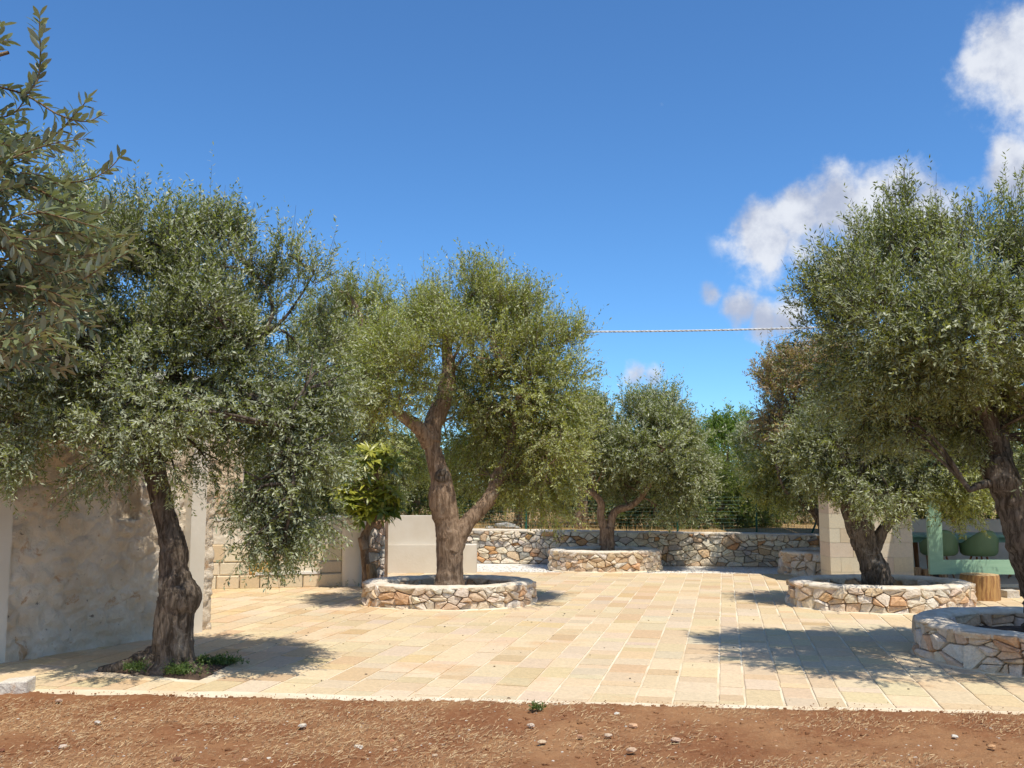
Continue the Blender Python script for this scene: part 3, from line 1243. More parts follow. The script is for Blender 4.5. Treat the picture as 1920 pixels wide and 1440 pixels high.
# white corner pilaster and the rough stone return beside it
pa = HB - hd * .37 + hn * .05
pb = HB - hd * .17 + hn * .05
mb = MB()
mid = (pa + pb) / 2
mb.box((mid.x, mid.y, H_H / 2 - .01), ((pb - pa).length, .16, H_H + .02), math.atan2(hd.y, hd.x))
mb.obj('corner_pilaster', M['plaster'], house)
vpatch('corner_stonework', M['washrubble'], HB + hn * .02 - hd * .165, HB + Vector((.03, .06, 0)), -.01, H_H, .03, 4, house, 12, 110, .1, (6, 7))

# ------------------------------------------------------------------ low yard wall with squared blocks
YA = HC + Vector((-.1, 0, 0))
YB = G(640, 1099)
yd = (YB - YA).normalized()
yn = Vector((yd.y, -yd.x, 0))
yl = (YB - YA).length
yard = empty('yard_wall', 'low pale wall of squared blocks between the house corner and the broad-leaved tree', 'wall')
r = random.Random(31)
rowz = [0.0, .215, .415, .70]
for k in range(3):
    s_ = 0.0
    z0, z1 = rowz[k], rowz[k + 1]
    while s_ < yl - .05:
        L = r.uniform(.26, .48)
        if s_ + L > yl - .15:
            L = yl - s_
        jn = .006
        pr = .05 + r.uniform(-.008, .008) + (.05 if k == 0 else 0)
        a = YA + yd * (s_ + jn)
        b_ = YA + yd * (s_ + L - jn)
        col = pick([((0.66, 0.56, 0.40), 4), ((0.70, 0.62, 0.47), 4), ((0.62, 0.50, 0.34), 3)], r, .04)
        um = cam_px(Vector(((a.x + b_.x) / 2, (a.y + b_.y) / 2, .35)))[0]
        if k == 1 and 445 < um < 492:
            col = (0.66, 0.40, 0.14)
        vs = []
        for (o_, sh_) in ((-.1, 0), (pr - .012, 0), (pr, .014)):
            for (pp, sg, zz, zs) in ((a, 1, z0 + jn, 1), (b_, -1, z0 + jn, 1), (b_, -1, z1 - jn, -1), (a, 1, z1 - jn, -1)):
                q = pp + yd * sg * sh_ + yn * (o_ + r.uniform(-.002, .002))
                vs.append((q.x, q.y, zz + zs * sh_))
        fs = []
        for m_ in range(2):
            for i in range(4):
                j = (i + 1) % 4
                fs.append((m_ * 4 + i, m_ * 4 + j, m_ * 4 + 4 + j, m_ * 4 + 4 + i))
        fs.append((8, 9, 10, 11))
        me = mesh_from('block', vs, fs)
        set_col(me, [col] * 12)
        link_obj('block', me, yard, M['tufa'])
        s_ += L
mb = MB()
YH = 1.10


def wallbox(mb_, a, b_, th, z0, z1, front=0.0):
    d_ = (b_ - a).normalized()
    nn_ = Vector((d_.y, -d_.x, 0))
    mid_ = (a + b_) / 2 + nn_ * (front - th / 2)
    mb_.box((mid_.x, mid_.y, (z0 + z1) / 2), ((b_ - a).length, th, z1 - z0), math.atan2(d_.y, d_.x))


wallbox(mb, YA, YB, .4, -.02, YH - .04, .02)
mb.obj('wall_body', M['plaster'], yard)
vpatch('rough_plaster', M['plaster'], YA + yn * .03, YB + yn * .03, .70, YH - .03, .014, 9, yard, 90, 30, .03, (3, 4))
mb = MB()
wallbox(mb, YA, YB, .46, YH - .035, YH + .012, .05)
mb.obj('coping', M['white'], yard)
# seat ledge
mb = MB()
wallbox(mb, YA + yd * .85, YB - yd * .35, .13, .215, .255, .115)
mb.obj('ledge', M['white'], yard)
# taller part next to the house
YM = YA + yd * .62
mb = MB()
wallbox(mb, YA - yd * .3, YM, .36, YH - .0, 2.35, .0)
mb.obj('tall_wall', M['plaster'], yard)
vpatch('tall_rough_face', M['washrubble'], YA - yd * .3 + yn * .02, YM + yn * .02, YH + .01, 2.35, .022, 12, yard, 30, 70, .02, (5, 6))

# plastered round pier, then rough pink and orange pier
pier = empty('plaster_pier', 'rounded cream plaster pier behind the small broad-leaved tree', 'pier')
pp = P(664, 1000, 15.35)
vs, fs = [], []
ns, nh = 28, 24
for j in range(nh + 1):
    z = -.02 + 1.14 * j / nh
    for i in range(ns):
        a_ = 2 * math.pi * i / ns
        ex = 4.0
        cs, sn = math.cos(a_), math.sin(a_)
        q = (abs(cs) ** ex + abs(sn) ** ex) ** (-1 / ex)
        rr = .17 * q * (1 + .05 * noise.noise(Vector((cs * 2, sn * 2, z * 3)))) * (1 if j < nh else .9)
        vs.append((pp.x + cs * rr * 1.05, 15.35 + sn * rr, z))
for j in range(nh):
    for i in range(ns):
        i2 = (i + 1) % ns
        fs.append((j * ns + i, j * ns + i2, (j + 1) * ns + i2, (j + 1) * ns + i))
fs.append(tuple(nh * ns + i for i in range(ns)))
link_obj('shaft', mesh_from('shaft', vs, fs, True), pier, M['plaster'])
yy = P(700, 1000, 15.6)
rp = empty('rubble_pier', 'rough pier of small pink and orange stones between the small tree and the white wall', 'pier')
ra, rb = P(692, 1000, 15.75), P(722, 1000, 15.75)
ra.z = rb.z = 0
mb = MB()
wallbox(mb, ra, rb, .4, -.02, 1.03, 0)
mb.obj('core', M['core'], rp)
rl = (rb - ra).length


def mp(s_, z, o_):
    return (ra.x + s_, ra.y - o_, z)


PINK = [((0.66, 0.52, 0.42), 4), ((0.70, 0.62, 0.54), 4), ((0.60, 0.38, 0.25), 2)]
build_rubble(rp, rubble_cells(rl, 1.04, .11, .13, 91, False, .2), mp, random.Random(3), PINK, .003, .03, .03, 300)

# white plaster wall with a lower wider base
ww = empty('white_wall', 'plain white plaster wall with a lower ledge, behind the middle olive trunk', 'wall')
Dw = G(800, 1076).y
qa, qb, qc = P(719, 1050, Dw), P(893, 1050, Dw), P(842, 1050, Dw + .07)
ztop_l = P(800, 1022, Dw).z
ztop_u = P(770, 967, Dw + .08).z
mb = MB()
mb.box(((qa.x + qb.x) / 2, Dw + .2, ztop_l / 2 - .01), (qb.x - qa.x, .4, ztop_l + .02), 0)
mb.obj('wall_base', M['plaster'], ww)
mb = MB()
mb.box(((qa.x + qc.x) / 2, Dw + .22, (ztop_l + ztop_u) / 2), (qc.x - qa.x, .30, ztop_u - ztop_l - .004), 0)
mb.obj('wall_top', M['plaster'], ww)

# ------------------------------------------------------------------ tufa pier at right
pierD = 15.25
bl, br = P(1558, 1050, pierD), P(1712, 1050, pierD)
pw = br.x - bl.x
PR = -.03
col_t = empty('tufa_pier', 'tall pier of squared tufa blocks under the pergola, behind the wide right planter', 'pier')
r = random.Random(41)
bh = .232
for k in range(12):
    z0, z1 = k * bh, (k + 1) * bh
    s_ = 0.0
    first = True
    while s_ < pw - .02:
        L = (.17 if k % 2 else .37) if first else .42
        first = False
        if s_ + L > pw - .12:
            L = pw - s_
        j_ = .002
        mb = MB()
        colr = pick([((0.62, 0.53, 0.40), 4), ((0.66, 0.58, 0.45), 4), ((0.60, 0.50, 0.36), 2)], r, .03)
        xm = bl.x + s_ + L / 2
        rot = PR
        cxp, cyp = xm, pierD + .275 + math.tan(rot) * (s_ + L / 2)
        mb.box((cxp, cyp, (z0 + z1) / 2), (L - 2 * j_, .55, bh - 2 * j_), rot, colr, .0015)
        mb.obj('block', M['tufa'], col_t)
        s_ += L
mb = MB()
mb.box((bl.x + pw / 2, pierD + .29 + math.tan(PR) * pw / 2, 12 * bh / 2), (pw - .02, .54, 12 * bh - .01), PR)
mb.obj('mortar_core', M['plaster'], col_t)

# pergola roof, unseen, added to shade the dining place: beams and reed mat
added_perg = empty('added_pergola', 'reed covered pergola roof, unseen, put in to shade the dining place', 'added_pergola')
RH = 12 * bh + .02
mb = MB()
mb.box((10.4, 17.1, RH + .20), (7.6, 7.0, .05), 0)
mb.obj('reed_mat', M['rush'], added_perg)
mb = MB()
mb.box((5.88, 18.0, RH + .20), (1.4, 5.2, .05), 0)
mb.obj('reed_mat', M['rush'], added_perg)
for k in range(7):
    mb = MB()
    mb.box((5.5 + k * 1.3, 18.0 if k == 0 else 17.1, RH + .09), (.12, 5.2 if k == 0 else 6.9, .165), 0)
    mb.obj('beam', M['wood'], added_perg)
mb = MB()
mb.box((11.5, 20.4, RH / 2), (.3, .3, RH), 0)
mb.obj('post', M['plaster'], added_perg)
mb = MB()
mb.box((11.5, 13.9, RH / 2), (.3, .3, RH), 0)
mb.obj('post', M['plaster'], added_perg)

# white low wall behind the dining place
dw_ = empty('dining_wall', 'low white wall behind the table and green chairs', 'wall')
mb = MB()
wz = P(1800, 974, 18.3).z
mb.box((9.7, 18.5, wz / 2), (5.6, .35, wz), -.03)
mb.obj('wall_body', M['plaster'], dw_)
mb = MB()
mb.box((9.7, 18.15, .27), (5.6, .34, .54), -.03)
mb.obj('seat_ledge', M['white'], dw_)

# table
tb = empty('dining_table', 'long mint green outdoor dining table on wooden legs', 'table')
mb = MB()
tz_ = .745
mb.box((8.75, 16.75, tz_), (3.9, .9, .045), -.03)
mb.obj('tabletop', M['mint'], tb)
mb = MB()
mb.box((8.75, 16.75, tz_ - .07), (3.7, .72, .085), -.03)
mb.obj('apron', M['mint'], tb)
for (x, y) in ((7.28, 16.5), (7.3, 17.05), (10.4, 16.4), (10.4, 16.95)):
    mb = MB()
    mb.tube([(x, y, 0), (x - .03, y, tz_ - .1)], [.035, .045], 8)
    mb.obj('leg', M['wood'], tb)


def chair(x, y, rot, label):
    t_ = empty('shell_chair', label, 'chair', 'green shell armchairs at the table')
    ns, nh = 30, 12
    vs, fs = [], []
    # a bucket: bottom pan rising into back and arms; back faces the camera (-y local)
    for j in range(nh + 1):
        q = j / nh
        for i in range(ns + 1):
            a_ = math.radians(-215 + 250 * i / ns)      # opens to the front (+y)
            back = max(0, -math.sin(a_))               # 1 at the back
            top = .18 + .22 * back ** 1.6 + .02
            rr = .10 + .18 * min(1, q * 2.2) ** .6 + .03 * q * (1 - .6 * back)
            z = .44 + .02 * q + top * max(0, (q - .28) / .72) ** 1.15
            vs.append((math.cos(a_) * rr * 1.02, math.sin(a_) * rr * .92 - .02 * q * back, z))
    for j in range(nh):
        for i in range(ns):
            k = j * (ns + 1) + i
            fs.append((k, k + 1, k + ns + 2, k + ns + 1))
    cidx = len(vs)
    vs.append((0, 0, .437))
    for i in range(ns):
        fs.append((cidx, i + 1, i))
    fs.append((cidx, 0, ns))
    # seat front lip
    me_ = mesh_from('shell', vs, fs, True)
    sh = link_obj('shell', me_, t_, M['chairgreen'])
    md = sh.modifiers.new('thick', 'SOLIDIFY')
    md.thickness = .008
    for (lx, ly) in ((-.19, -.17), (.19, -.17), (-.19, .2), (.19, .2)):
        m2 = MB()
        m2.tube([(lx, ly, 0), (lx * .45, ly * .45, .43)], [.011, .016], 8)
        m2.obj('leg', M['wood'], t_)
    m2 = MB()
    for (p1, p2) in (((-.13, -.12, .14), (.11, .12, .30)), ((.13, -.12, .14), (-.11, .12, .30)), ((-.1, -.1, .36), (.1, -.1, .36))):
        m2.tube([p1, p2], [.005, .005], 5)
    m2.obj('wire_brace', M['black'], t_)
    t_.location = (x, y, 0)
    t_.rotation_euler = (0, 0, rot)
    return t_


for (u, Dd, rt, lab) in ((1760, 16.0, -.1, 'green shell armchair partly hidden behind the upright of the mint frame'),
                         (1835, 15.9, .05, 'green shell armchair standing clear between the mint upright and the leaning trunk'),
                         (1912, 16.0, 1.0, 'green shell armchair turned sideways beside the leaning trunk at the right edge')):
    q = P(u, 1020, Dd)
    chair(q.x, Dd, rt, lab)

# mint frame
fr = empty('mint_frame', 'large mint green painted wooden frame standing before the dining place', 'frame')
fD = 13.75
a, b_, c, d_ = P(1744, 1077, fD), P(1769, 1050, fD), P(1917, 1077, fD), P(1904, 1050, fD)
zb, zt = a.z, b_.z
th = .05


def prism(pts2, y0, y1):
    n_ = len(pts2)
    vs_ = [(p[0], y0, p[1]) for p in pts2] + [(p[0], y1, p[1]) for p in pts2]
    fs_ = [tuple(range(n_)), tuple(reversed(range(n_, 2 * n_)))]
    fs_ += [(k, n_ + k, n_ + (k + 1) % n_, (k + 1) % n_) for k in range(n_)]
    return vs_, fs_


mb = MB()
mb.add(*prism([(b_.x + .001, zb), (c.x, zb), (d_.x, zt), (b_.x + .001, zt)], fD, fD + th))
mb.obj('bottom_rail', M['mint'], fr)
mb = MB()
mb.add(*prism([(a.x, zb), (b_.x, zb), (b_.x, 2.55), (a.x, 2.55)], fD - .003, fD + th))
mb.obj('upright', M['mint'], fr)
mb = MB()
mb.add(*prism([(b_.x + .001, 2.35), (c.x, 2.35), (c.x, 2.55), (b_.x + .001, 2.55)], fD, fD + th))
mb.obj('top_rail', M['mint'], fr)
mb = MB()
fx = P(1917, 1085, fD + .1).x
mb.tube([(fx, fD + .09, 0), (fx, fD + .09, zb + .08)], [.05, .05], 10)
mb.tube([(fx, fD + .09, zb + .08), (fx, fD + .09, 2.35)], [.02, .02], 8)
mb.obj('stand', M['black'], fr)
mb = MB()
mb.box(((a.x + b_.x) / 2, fD + .09, zb / 2 + .03), (.09, .08, zb + .06))
mb.obj('foot', M['black'], fr)


m, t, b = new_mat('cut_log_end', 0.8, 0.2)
link(t, mix_col(t, map_range(t, pos_noise(t, 30, 4, .6), .4, .6, 0, 1, True), (0.66, 0.48, 0.26), (0.46, 0.30, 0.15)), b.inputs['Base Color'])
M['logtop'] = m


def log_stump(u, v, hw, topv, label, mat, seed, group=None, top_mat=None):
    g_ = G(u, v)
    s_ = hw * (g_.y + .2) / F
    cy = g_.y + s_
    h_ = EYE - (topv - 912) * (cy - s_ * .9) / F if topv else .4
    t_ = empty('log_seat', label, 'log', group)
    vs, fs = [], []
    ns = 36
    sv = seed * 3.3
    for j in range(9):
        z = h_ * j / 8 - .003 * (j == 0)
        for i in range(ns):
            a_ = 2 * math.pi * i / ns
            rr = s_ * (1 + .03 * noise.noise(Vector((math.cos(a_) * 2, math.sin(a_) * 2, z + sv))) + .015 * noise.noise(Vector((math.cos(a_) * 9, math.sin(a_) * 9, z * 2 + sv))))
            if j == 8:
                rr *= .97
            vs.append((g_.x + math.cos(a_) * rr, cy + math.sin(a_) * rr, z))
    for j in range(8):
        for i in range(ns):
            i2 = (i + 1) % ns
            fs.append((j * ns + i, j * ns + i2, (j + 1) * ns + i2, (j + 1) * ns + i))
    link_obj('bark_side', mesh_from('bark_side', vs, fs, True), t_, mat)
    tv = vs[8 * ns:]
    tv = [(x, y, z + .001) for x, y, z in tv] + [(g_.x, cy, h_ + .004)]
    link_obj('cut_top', mesh_from('cut_top', tv, [(i, (i + 1) % ns, ns) for i in range(ns)]), t_, top_mat or M['logtop'])
    return t_


log_stump(1856, 1129, 34, 1076, 'honey brown log stump seat on the paving in front of the mint frame', M['log'], 1)
for k, (u, v, hw, tv, lab) in enumerate(((1722, 1100, 12, 1062, 'short dark log right next to the tufa pier'), (1747, 1101, 11, 1065, 'short split log second from the tufa pier, behind the mint frame'),
                                         (1771, 1100, 9, 1072, 'small log stump furthest from the tufa pier under the mint rail'))):
    log_stump(u, v, hw, tv, lab, M['bark3'], 3 + k, 'short logs beside the tufa pier')
# small cut stone
g = G(1900, 1123)
mb = MB()
mb.box((g.x, g.y + .1, .055), (.19, .18, .115), .1, (0.60, 0.54, 0.45), .006)
tag(mb.obj('stone_block', M['rubble']), 'small square stone block just right of the honey brown log', 'block')
# step slab edge in front of the dining place
mb = MB()
g1 = G(1822, 1106)
mb.box((g1.x + 2.0, g1.y + 1.0, .03), (5.2, 1.6, .062), -.04, (0.62, 0.54, 0.40), .002)
mb.obj('stone_step', M['tufa'], kind='structure')
# hanging lamp
lp = P(1787, 975, 15.5)
la = empty('pendant_lamp', 'small dark ball lamp hanging above the green chairs', 'lamp')
vs, fs = [], []
mb = MB()
zs = [(-.05, .012), (-.04, .03), (-.015, .045), (.015, .045), (.04, .03), (.05, .012)]
mb.tube([(lp.x, 15.5, lp.z + z) for z, _ in zs], [q for _, q in zs], 14)
mb.obj('lamp_shade', M['wood'], la, True)
mb = MB()
mb.tube([(lp.x, 15.5, lp.z + .05), (lp.x, 15.5, RH + .1)], [.003, .003], 5)
mb.obj('cord', M['black'], la)

# limestone block lying at the left edge
g = G(24, 1307)
vs, fs = pebble_data((0, 0, 0), .1, R)
mb = MB()
bw = 52 * g.y / F
mb.box((g.x - .02, g.y + .09, .055), (bw, .17, .12), .12, (0.68, 0.62, 0.52), .012)
o = mb.obj('rough_block', M['rubble'])
bv = o.modifiers.new('bevel', 'BEVEL')
bv.width = .012
bv.segments = 2
tag(o, 'rough cut pale limestone block lying on the paving edge at far left', 'block')

# ------------------------------------------------------------------ overhead cable
mb = MB()
cD = 16.5
p0, p1 = P(1055, 622, cD), P(1465, 616, cD)
ext = (p1 - p0)
pts = []
for i in range(61):
    k = -.45 + 2.6 * i / 60
    q = p0 + ext * k
    q = q + Vector((0, 0, .06 * ((k - .5) ** 2 - .25)))
    pts.append(q)
for ph in (0, 2.1, 4.2):
    dense = []
    for i in range(len(pts) * 8 - 8):
        a_ = pts[i // 8].lerp(pts[i // 8 + 1], (i % 8) / 8)
        th_ = i * .55 + ph
        dense.append(a_ + Vector((0, math.cos(th_) * .009, math.sin(th_) * .009)))
    mb.tube(dense, .010, 5)
tag(mb.obj('overhead_cable', M['cable'], smooth=True), 'pale twisted overhead cable stretched across the sky between the trees', 'cable')

# ------------------------------------------------------------------ wire fence beyond the wall
fen = empty('wire_fence', 'green wire mesh fence with thin posts on the field behind the rubble wall', 'fence')
fz0, fz1 = .55, 1.42


def fence_pt(x):
    return 20.05 - x * .055


for u in (650, 740, 825, 986, 1124, 1262, 1404, 1545, 1690, 1840):
    x = (u - 960) / F * 20.2
    mb = MB()
    mb.tube([(x, fence_pt(x), fz0 - .1), (x, fence_pt(x), fz1 + .06)], [.022, .022], 8)
    mb.obj('post', M['fence'], fen)
mb = MB()
xb = (1505 - 960) / F * 20
mb.tube([(xb - .02, fence_pt(xb) + .02, .5), (xb + .45, fence_pt(xb) + .3, 1.35)], [.02, .02], 8)
mb.obj('brace', M['fence'], fen)
mb = MB()
xL, xR = -4.0, 11.0
z = fz0
while z < fz1:
    mb.tube([(xL, fence_pt(xL) - .025, z), (xR, fence_pt(xR) - .025, z)], .0022, 3, False)
    z += .075
x = xL
while x < xR:
    mb.tube([(x, fence_pt(x) - .025, fz0), (x, fence_pt(x) - .025, fz1)], .0018, 3, False)
    x += .06
mb.obj('wire_mesh', M['fence'], fen, kind='stuff')

# field rocks and dry tufts
for (u, v, w_, lab) in ((946, 981, 24, 'larger grey rock in the field behind the wall, left of the first fence post'), (918, 984, 10, 'smaller pale rock beside the larger grey rock behind the wall'),
                        (964, 986, 12, 'low flat rock right beside the larger grey rock behind the wall')):
    q = P(u, v, 22.0)
    v_, f_ = pebble_data((q.x, 22, .62), w_ * 22 / F, R, .6, 8)
    me = mesh_from('field_rock', v_, f_)
    tag(link_obj('field_rock', me, None, M['greystone']), lab, 'rock', 'rocks in the field')
nb = 9000
bx = rng.uniform(-5, 12, nb)
by = rng.uniform(20.3, 29, nb)
bz = np.full(nb, .58) + (by - 19.75) * .0072
an = rng.uniform(0, 6.28, nb)
hh = rng.uniform(.05, .22, nb)
V = np.empty((nb, 3, 3), dtype=np.float32)
V[:, 0] = np.stack([bx - .006 * np.cos(an), by, bz], 1)
V[:, 1] = np.stack([bx + .006 * np.cos(an), by, bz], 1)
V[:, 2] = np.stack([bx + rng.normal(0, .05, nb), by + rng.normal(0, .05, nb), bz + hh], 1)
pal = np.array([(0.55, 0.38, 0.16), (0.46, 0.30, 0.12), (0.60, 0.45, 0.22)])
quads_mesh('dry_grass', V, M['straw'], kind='stuff', col=pal[rng.integers(0, 3, nb)])

# ------------------------------------------------------------------ foliage


def unit(n_, g_):
    v = g_.normal(size=(n_, 3))
    return v / np.linalg.norm(v, axis=1, keepdims=True)


def norm(v):
    return v / np.maximum(np.linalg.norm(v, axis=1, keepdims=True), 1e-6)


def leaves_from_shoots(base, dirs, length, k, L, w, g_, spread=.75, blobtint=None, curl=0.0):
    """k leaves along every shoot; returns quads and tints"""
    n_ = base.shape[0]
    tt = (np.arange(k)[None, :] + g_.uniform(-.3, .3, (n_, k))) / k
    bend = g_.normal(0, .18, (n_, 3))
    pos = base[:, None, :] + dirs[:, None, :] * (length[:, None] * tt)[:, :, None] + bend[:, None, :] * ((tt ** 2) * length[:, None])[:, :, None]
    pos = pos.reshape(-1, 3)
    D_ = np.repeat(dirs, k, axis=0)
    rv = unit(n_ * k, g_)
    perp = norm(np.cross(D_, rv))
    ld = norm(D_ * (1 - spread * .55) + perp * spread + g_.normal(0, .12, (n_ * k, 3)))
    side = norm(np.cross(ld, unit(n_ * k, g_) * .8 + np.array([0, 0, 1.0]) * .7))
    up = np.cross(side, ld)
    up *= np.sign(up[:, 2:3] + 1e-6)
    side = np.cross(ld, up)
    Ls_ = L * g_.uniform(.65, 1.15, (n_ * k, 1))
    ws_ = w * g_.uniform(.75, 1.15, (n_ * k, 1))
    V_ = np.empty((n_ * k, 4, 3), dtype=np.float32)
    V_[:, 0] = pos
    V_[:, 1] = pos + ld * Ls_ * .48 + side * ws_ * .5 - up * ws_ * .12
    V_[:, 2] = pos + ld * Ls_ - up * Ls_ * curl
    V_[:, 3] = pos + ld * Ls_ * .48 - side * ws_ * .5 - up * ws_ * .12
    tint = g_.uniform(0, 1, n_ * k) * .75
    if blobtint is not None:
        tint = tint + np.repeat(blobtint, k)
    return V_[:, ::-1], np.clip(tint, 0, 1)


def crown(parent, lobes, n_leaves, leaf, mat, seed, k=22, shoot=(.18, .42), up=.35, blob_r=(.16, .34), per_blob=26, anchors=None, bark=None, top_fringe=True,
          branch_r=.016, nbranch=60, droop=.35, name='foliage', lobemats=None, shell=.55):
    """lobes: (centre Vector, rx, ry, rz, weight)"""
    g_ = np.random.default_rng(seed)
    vol = np.array([(l[1] * l[2] * l[3]) ** .75 * l[4] for l in lobes])
    n_shoots = int(n_leaves / k)
    nbl = max(8, int(n_shoots / per_blob))
    li = g_.choice(len(lobes), nbl, p=vol / vol.sum())
    C = np.array([tuple(l[0]) for l in lobes])[li]
    RR = np.array([(l[1], l[2], l[3]) for l in lobes])[li]
    rad = g_.uniform(0, 1, (nbl, 1)) ** shell
    ud = unit(nbl, g_)
    rag = np.array([noise.noise(Vector((a_[0] * 2.2 + q, a_[1] * 2.2, a_[2] * 2.2 + seed))) for a_, q in zip(ud, li)])
    bc = C + ud * RR * rad * (.92 + .55 * rag)[:, None]
    cen = (np.array([tuple(l[0]) for l in lobes]) * vol[:, None]).sum(0) / vol.sum()
    br_ = g_.uniform(blob_r[0], blob_r[1], nbl)
    bt = g_.normal(0.12, .17, nbl)
    bi = np.repeat(np.arange(nbl), per_blob)
    m_ = len(bi)
    off = unit(m_, g_)
    off[:, 2] *= .75
    sb = bc[bi] + off * (br_[bi] * g_.uniform(0.2, 1, m_) ** .6)[:, None]
    out = norm(sb - cen)
    zrel = (sb[:, 2] - cen[2]) / max(.3, float(np.max(RR[:, 2])) * 2)
    upv = np.zeros((m_, 3))
    upv[:, 2] = np.where(zrel > 0, up * (1 + zrel * 1.5), -droop * np.minimum(1, -zrel * 1.6))
    dirs = norm(off * .55 + out * .55 + upv + g_.normal(0, .35, (m_, 3)))
    ln = g_.uniform(shoot[0], shoot[1], m_)
    if top_fringe:
        hi = (zrel > .15) & (g_.uniform(0, 1, m_) < .20)
        ln = np.where(hi, ln * g_.uniform(1.2, 1.9, m_), ln)
        dirs[hi] = norm(dirs[hi] * .5 + np.array([0, 0, 1.0]))
    V_, tn = leaves_from_shoots(sb, dirs, ln, k, leaf[0], leaf[1], g_, blobtint=bt[bi])
    mats = [mat]
    o_ = quads_mesh(name, V_, mat, parent, 'stuff', tint=tn)
    if lobemats:
        o_.data.materials.append(lobemats[1])
        lobe_of = np.repeat(li[bi], k)
        sel = np.isin(lobe_of, lobemats[0]) & (g_.uniform(0, 1, len(lobe_of)) < .8)
        o_.data.polygons.foreach_set('material_index', sel.astype(np.int32))
    # twigs through the shoots
    mbt_v, mbt_f = [], []
    w_ = .0022 + .0003 * g_.uniform(size=m_)
    side = norm(np.cross(dirs, np.array([[.3, .9, .1]])))
    s2 = np.cross(dirs, side)
    tip = sb + dirs * ln[:, None] * .9
    root = sb - dirs * .05
    TV = np.empty((m_, 2, 4, 3), dtype=np.float32)
    TV[:, 0, 0] = root - side * w_[:, None]
    TV[:, 0, 1] = root + side * w_[:, None]
    TV[:, 0, 2] = tip + side * w_[:, None] * .5
    TV[:, 0, 3] = tip - side * w_[:, None] * .5
    TV[:, 1, 0] = root - s2 * w_[:, None]
    TV[:, 1, 1] = root + s2 * w_[:, None]
    TV[:, 1, 2] = tip + s2 * w_[:, None] * .5
    TV[:, 1, 3] = tip - s2 * w_[:, None] * .5
    quads_mesh('twigs', TV.reshape(-1, 4, 3), bark or M['bark2'], parent, 'stuff')
    # boughs from the limbs to the leafy masses
    if anchors:
        A_ = np.array([tuple(a_) for a_ in anchors])
        sel = g_.choice(nbl, min(nbl, nbranch), replace=False)
        bm_ = MB()
        for i in sel:
            d2 = ((A_ - bc[i]) ** 2).sum(1) + np.where(A_[:, 2] > bc[i][2] + .3, 1.5, 0)
            a_ = Vector(A_[int(np.argmin(d2))])
            e_ = Vector(bc[i])
            L_ = (e_ - a_).length
            mid_ = (a_ + e_) / 2 + Vector(g_.normal(0, .1 * L_, 3)) + Vector((0, 0, .08 * L_))
            pts_, rr_ = catmull([a_, mid_, e_], [branch_r, branch_r * .65, branch_r * .25], 4)
            bm_.tube(pts_, rr_, 5, False)
            for q in range(3):
                st_ = pts_[4 + q]
                en_ = st_ + Vector(np.clip(g_.normal(0, .12, 3), -.2, .2)) + (e_ - a_).normalized() * .15
                bm_.tube([st_, (st_ + en_) / 2 + Vector(g_.normal(0, .03, 3)), en_], [branch_r * .45, branch_r * .3, branch_r * .12], 4, False)
        bm_.obj('boughs', bark or M['bark2'], parent, True, 'stuff')
    return o_


def px_lobes(lst):
    out = []
    for q in lst:
        u, v, ru, rv, D_ = q[:5]
        rd = q[5] if len(q) > 5 else None
        wgt = q[6] if len(q) > 6 else 1.0
        c_ = P(u, v, D_)
        s_ = D_ / F
        rx, rz = ru * s_, rv * s_
        out.append((c_, rx, rd if rd else (rx + rz) / 2, rz, wgt))
    return out


def limb(px_path, D0, D1=None, sides=22, amp=.12, seed=1, ridge=.10, n_=7, slim=.94):
    """trunk or limb drawn by the pixel columns of its two edges: (v, left, right[, D])"""
    pts_, rr_ = [], []
    m_ = len(px_path)
    for i, q in enumerate(px_path):
        v, l, r__ = q[:3]
        D_ = q[3] if len(q) > 3 else (D0 if D1 is None else D0 + (D1 - D0) * i / (m_ - 1))
        pts_.append(P((l + r__) / 2, v, D_))
        rr_.append((r__ - l) / 2 * D_ / F * slim)
    pts2, rr2 = catmull(pts_, rr_, n_)
    vs_, fs_ = tube_data(pts2, rr2, sides)
    vs_ = gnarl(vs_, pts2, amp, seed, sides, ridge)
    return vs_, fs_, pts2, rr2


def limb_c(path, D0, D1=None, sides=16, amp=.12, seed=1, n_=6):
    """limb drawn by centre pixels and width: (u, v, width)"""
    pts_, rr_ = [], []
    m_ = len(path)
    for i, q in enumerate(path):
        D_ = q[3] if len(q) > 3 else (D0 if D1 is None else D0 + (D1 - D0) * i / (m_ - 1))
        pts_.append(P(q[0], q[1], D_))
        rr_.append(q[2] / 2 * D_ / F)
    pts2, rr2 = catmull(pts_, rr_, n_)
    vs_, fs_ = tube_data(pts2, rr2, sides)
    vs_ = gnarl(vs_, pts2, amp, seed, sides)
    return vs_, fs_, pts2, rr2


def olive(label, trunk_data, limbs_data, bark, group='olive trees'):
    t_ = empty('olive_tree', label, 'olive tree', group)
    anchors = []
    mb_ = MB()
    v_, f_, pts_, _ = trunk_data
    mb_.add(v_, f_)
    mb_.obj('trunk', bark, t_, True)
    anchors += pts_[-4:]
    for (v_, f_, pts_, _) in limbs_data:
        mb_ = MB()
        mb_.add(v_, f_)
        mb_.obj('limb', bark, t_, True)
        anchors += pts_[len(pts_) // 2:]
    return t_, anchors


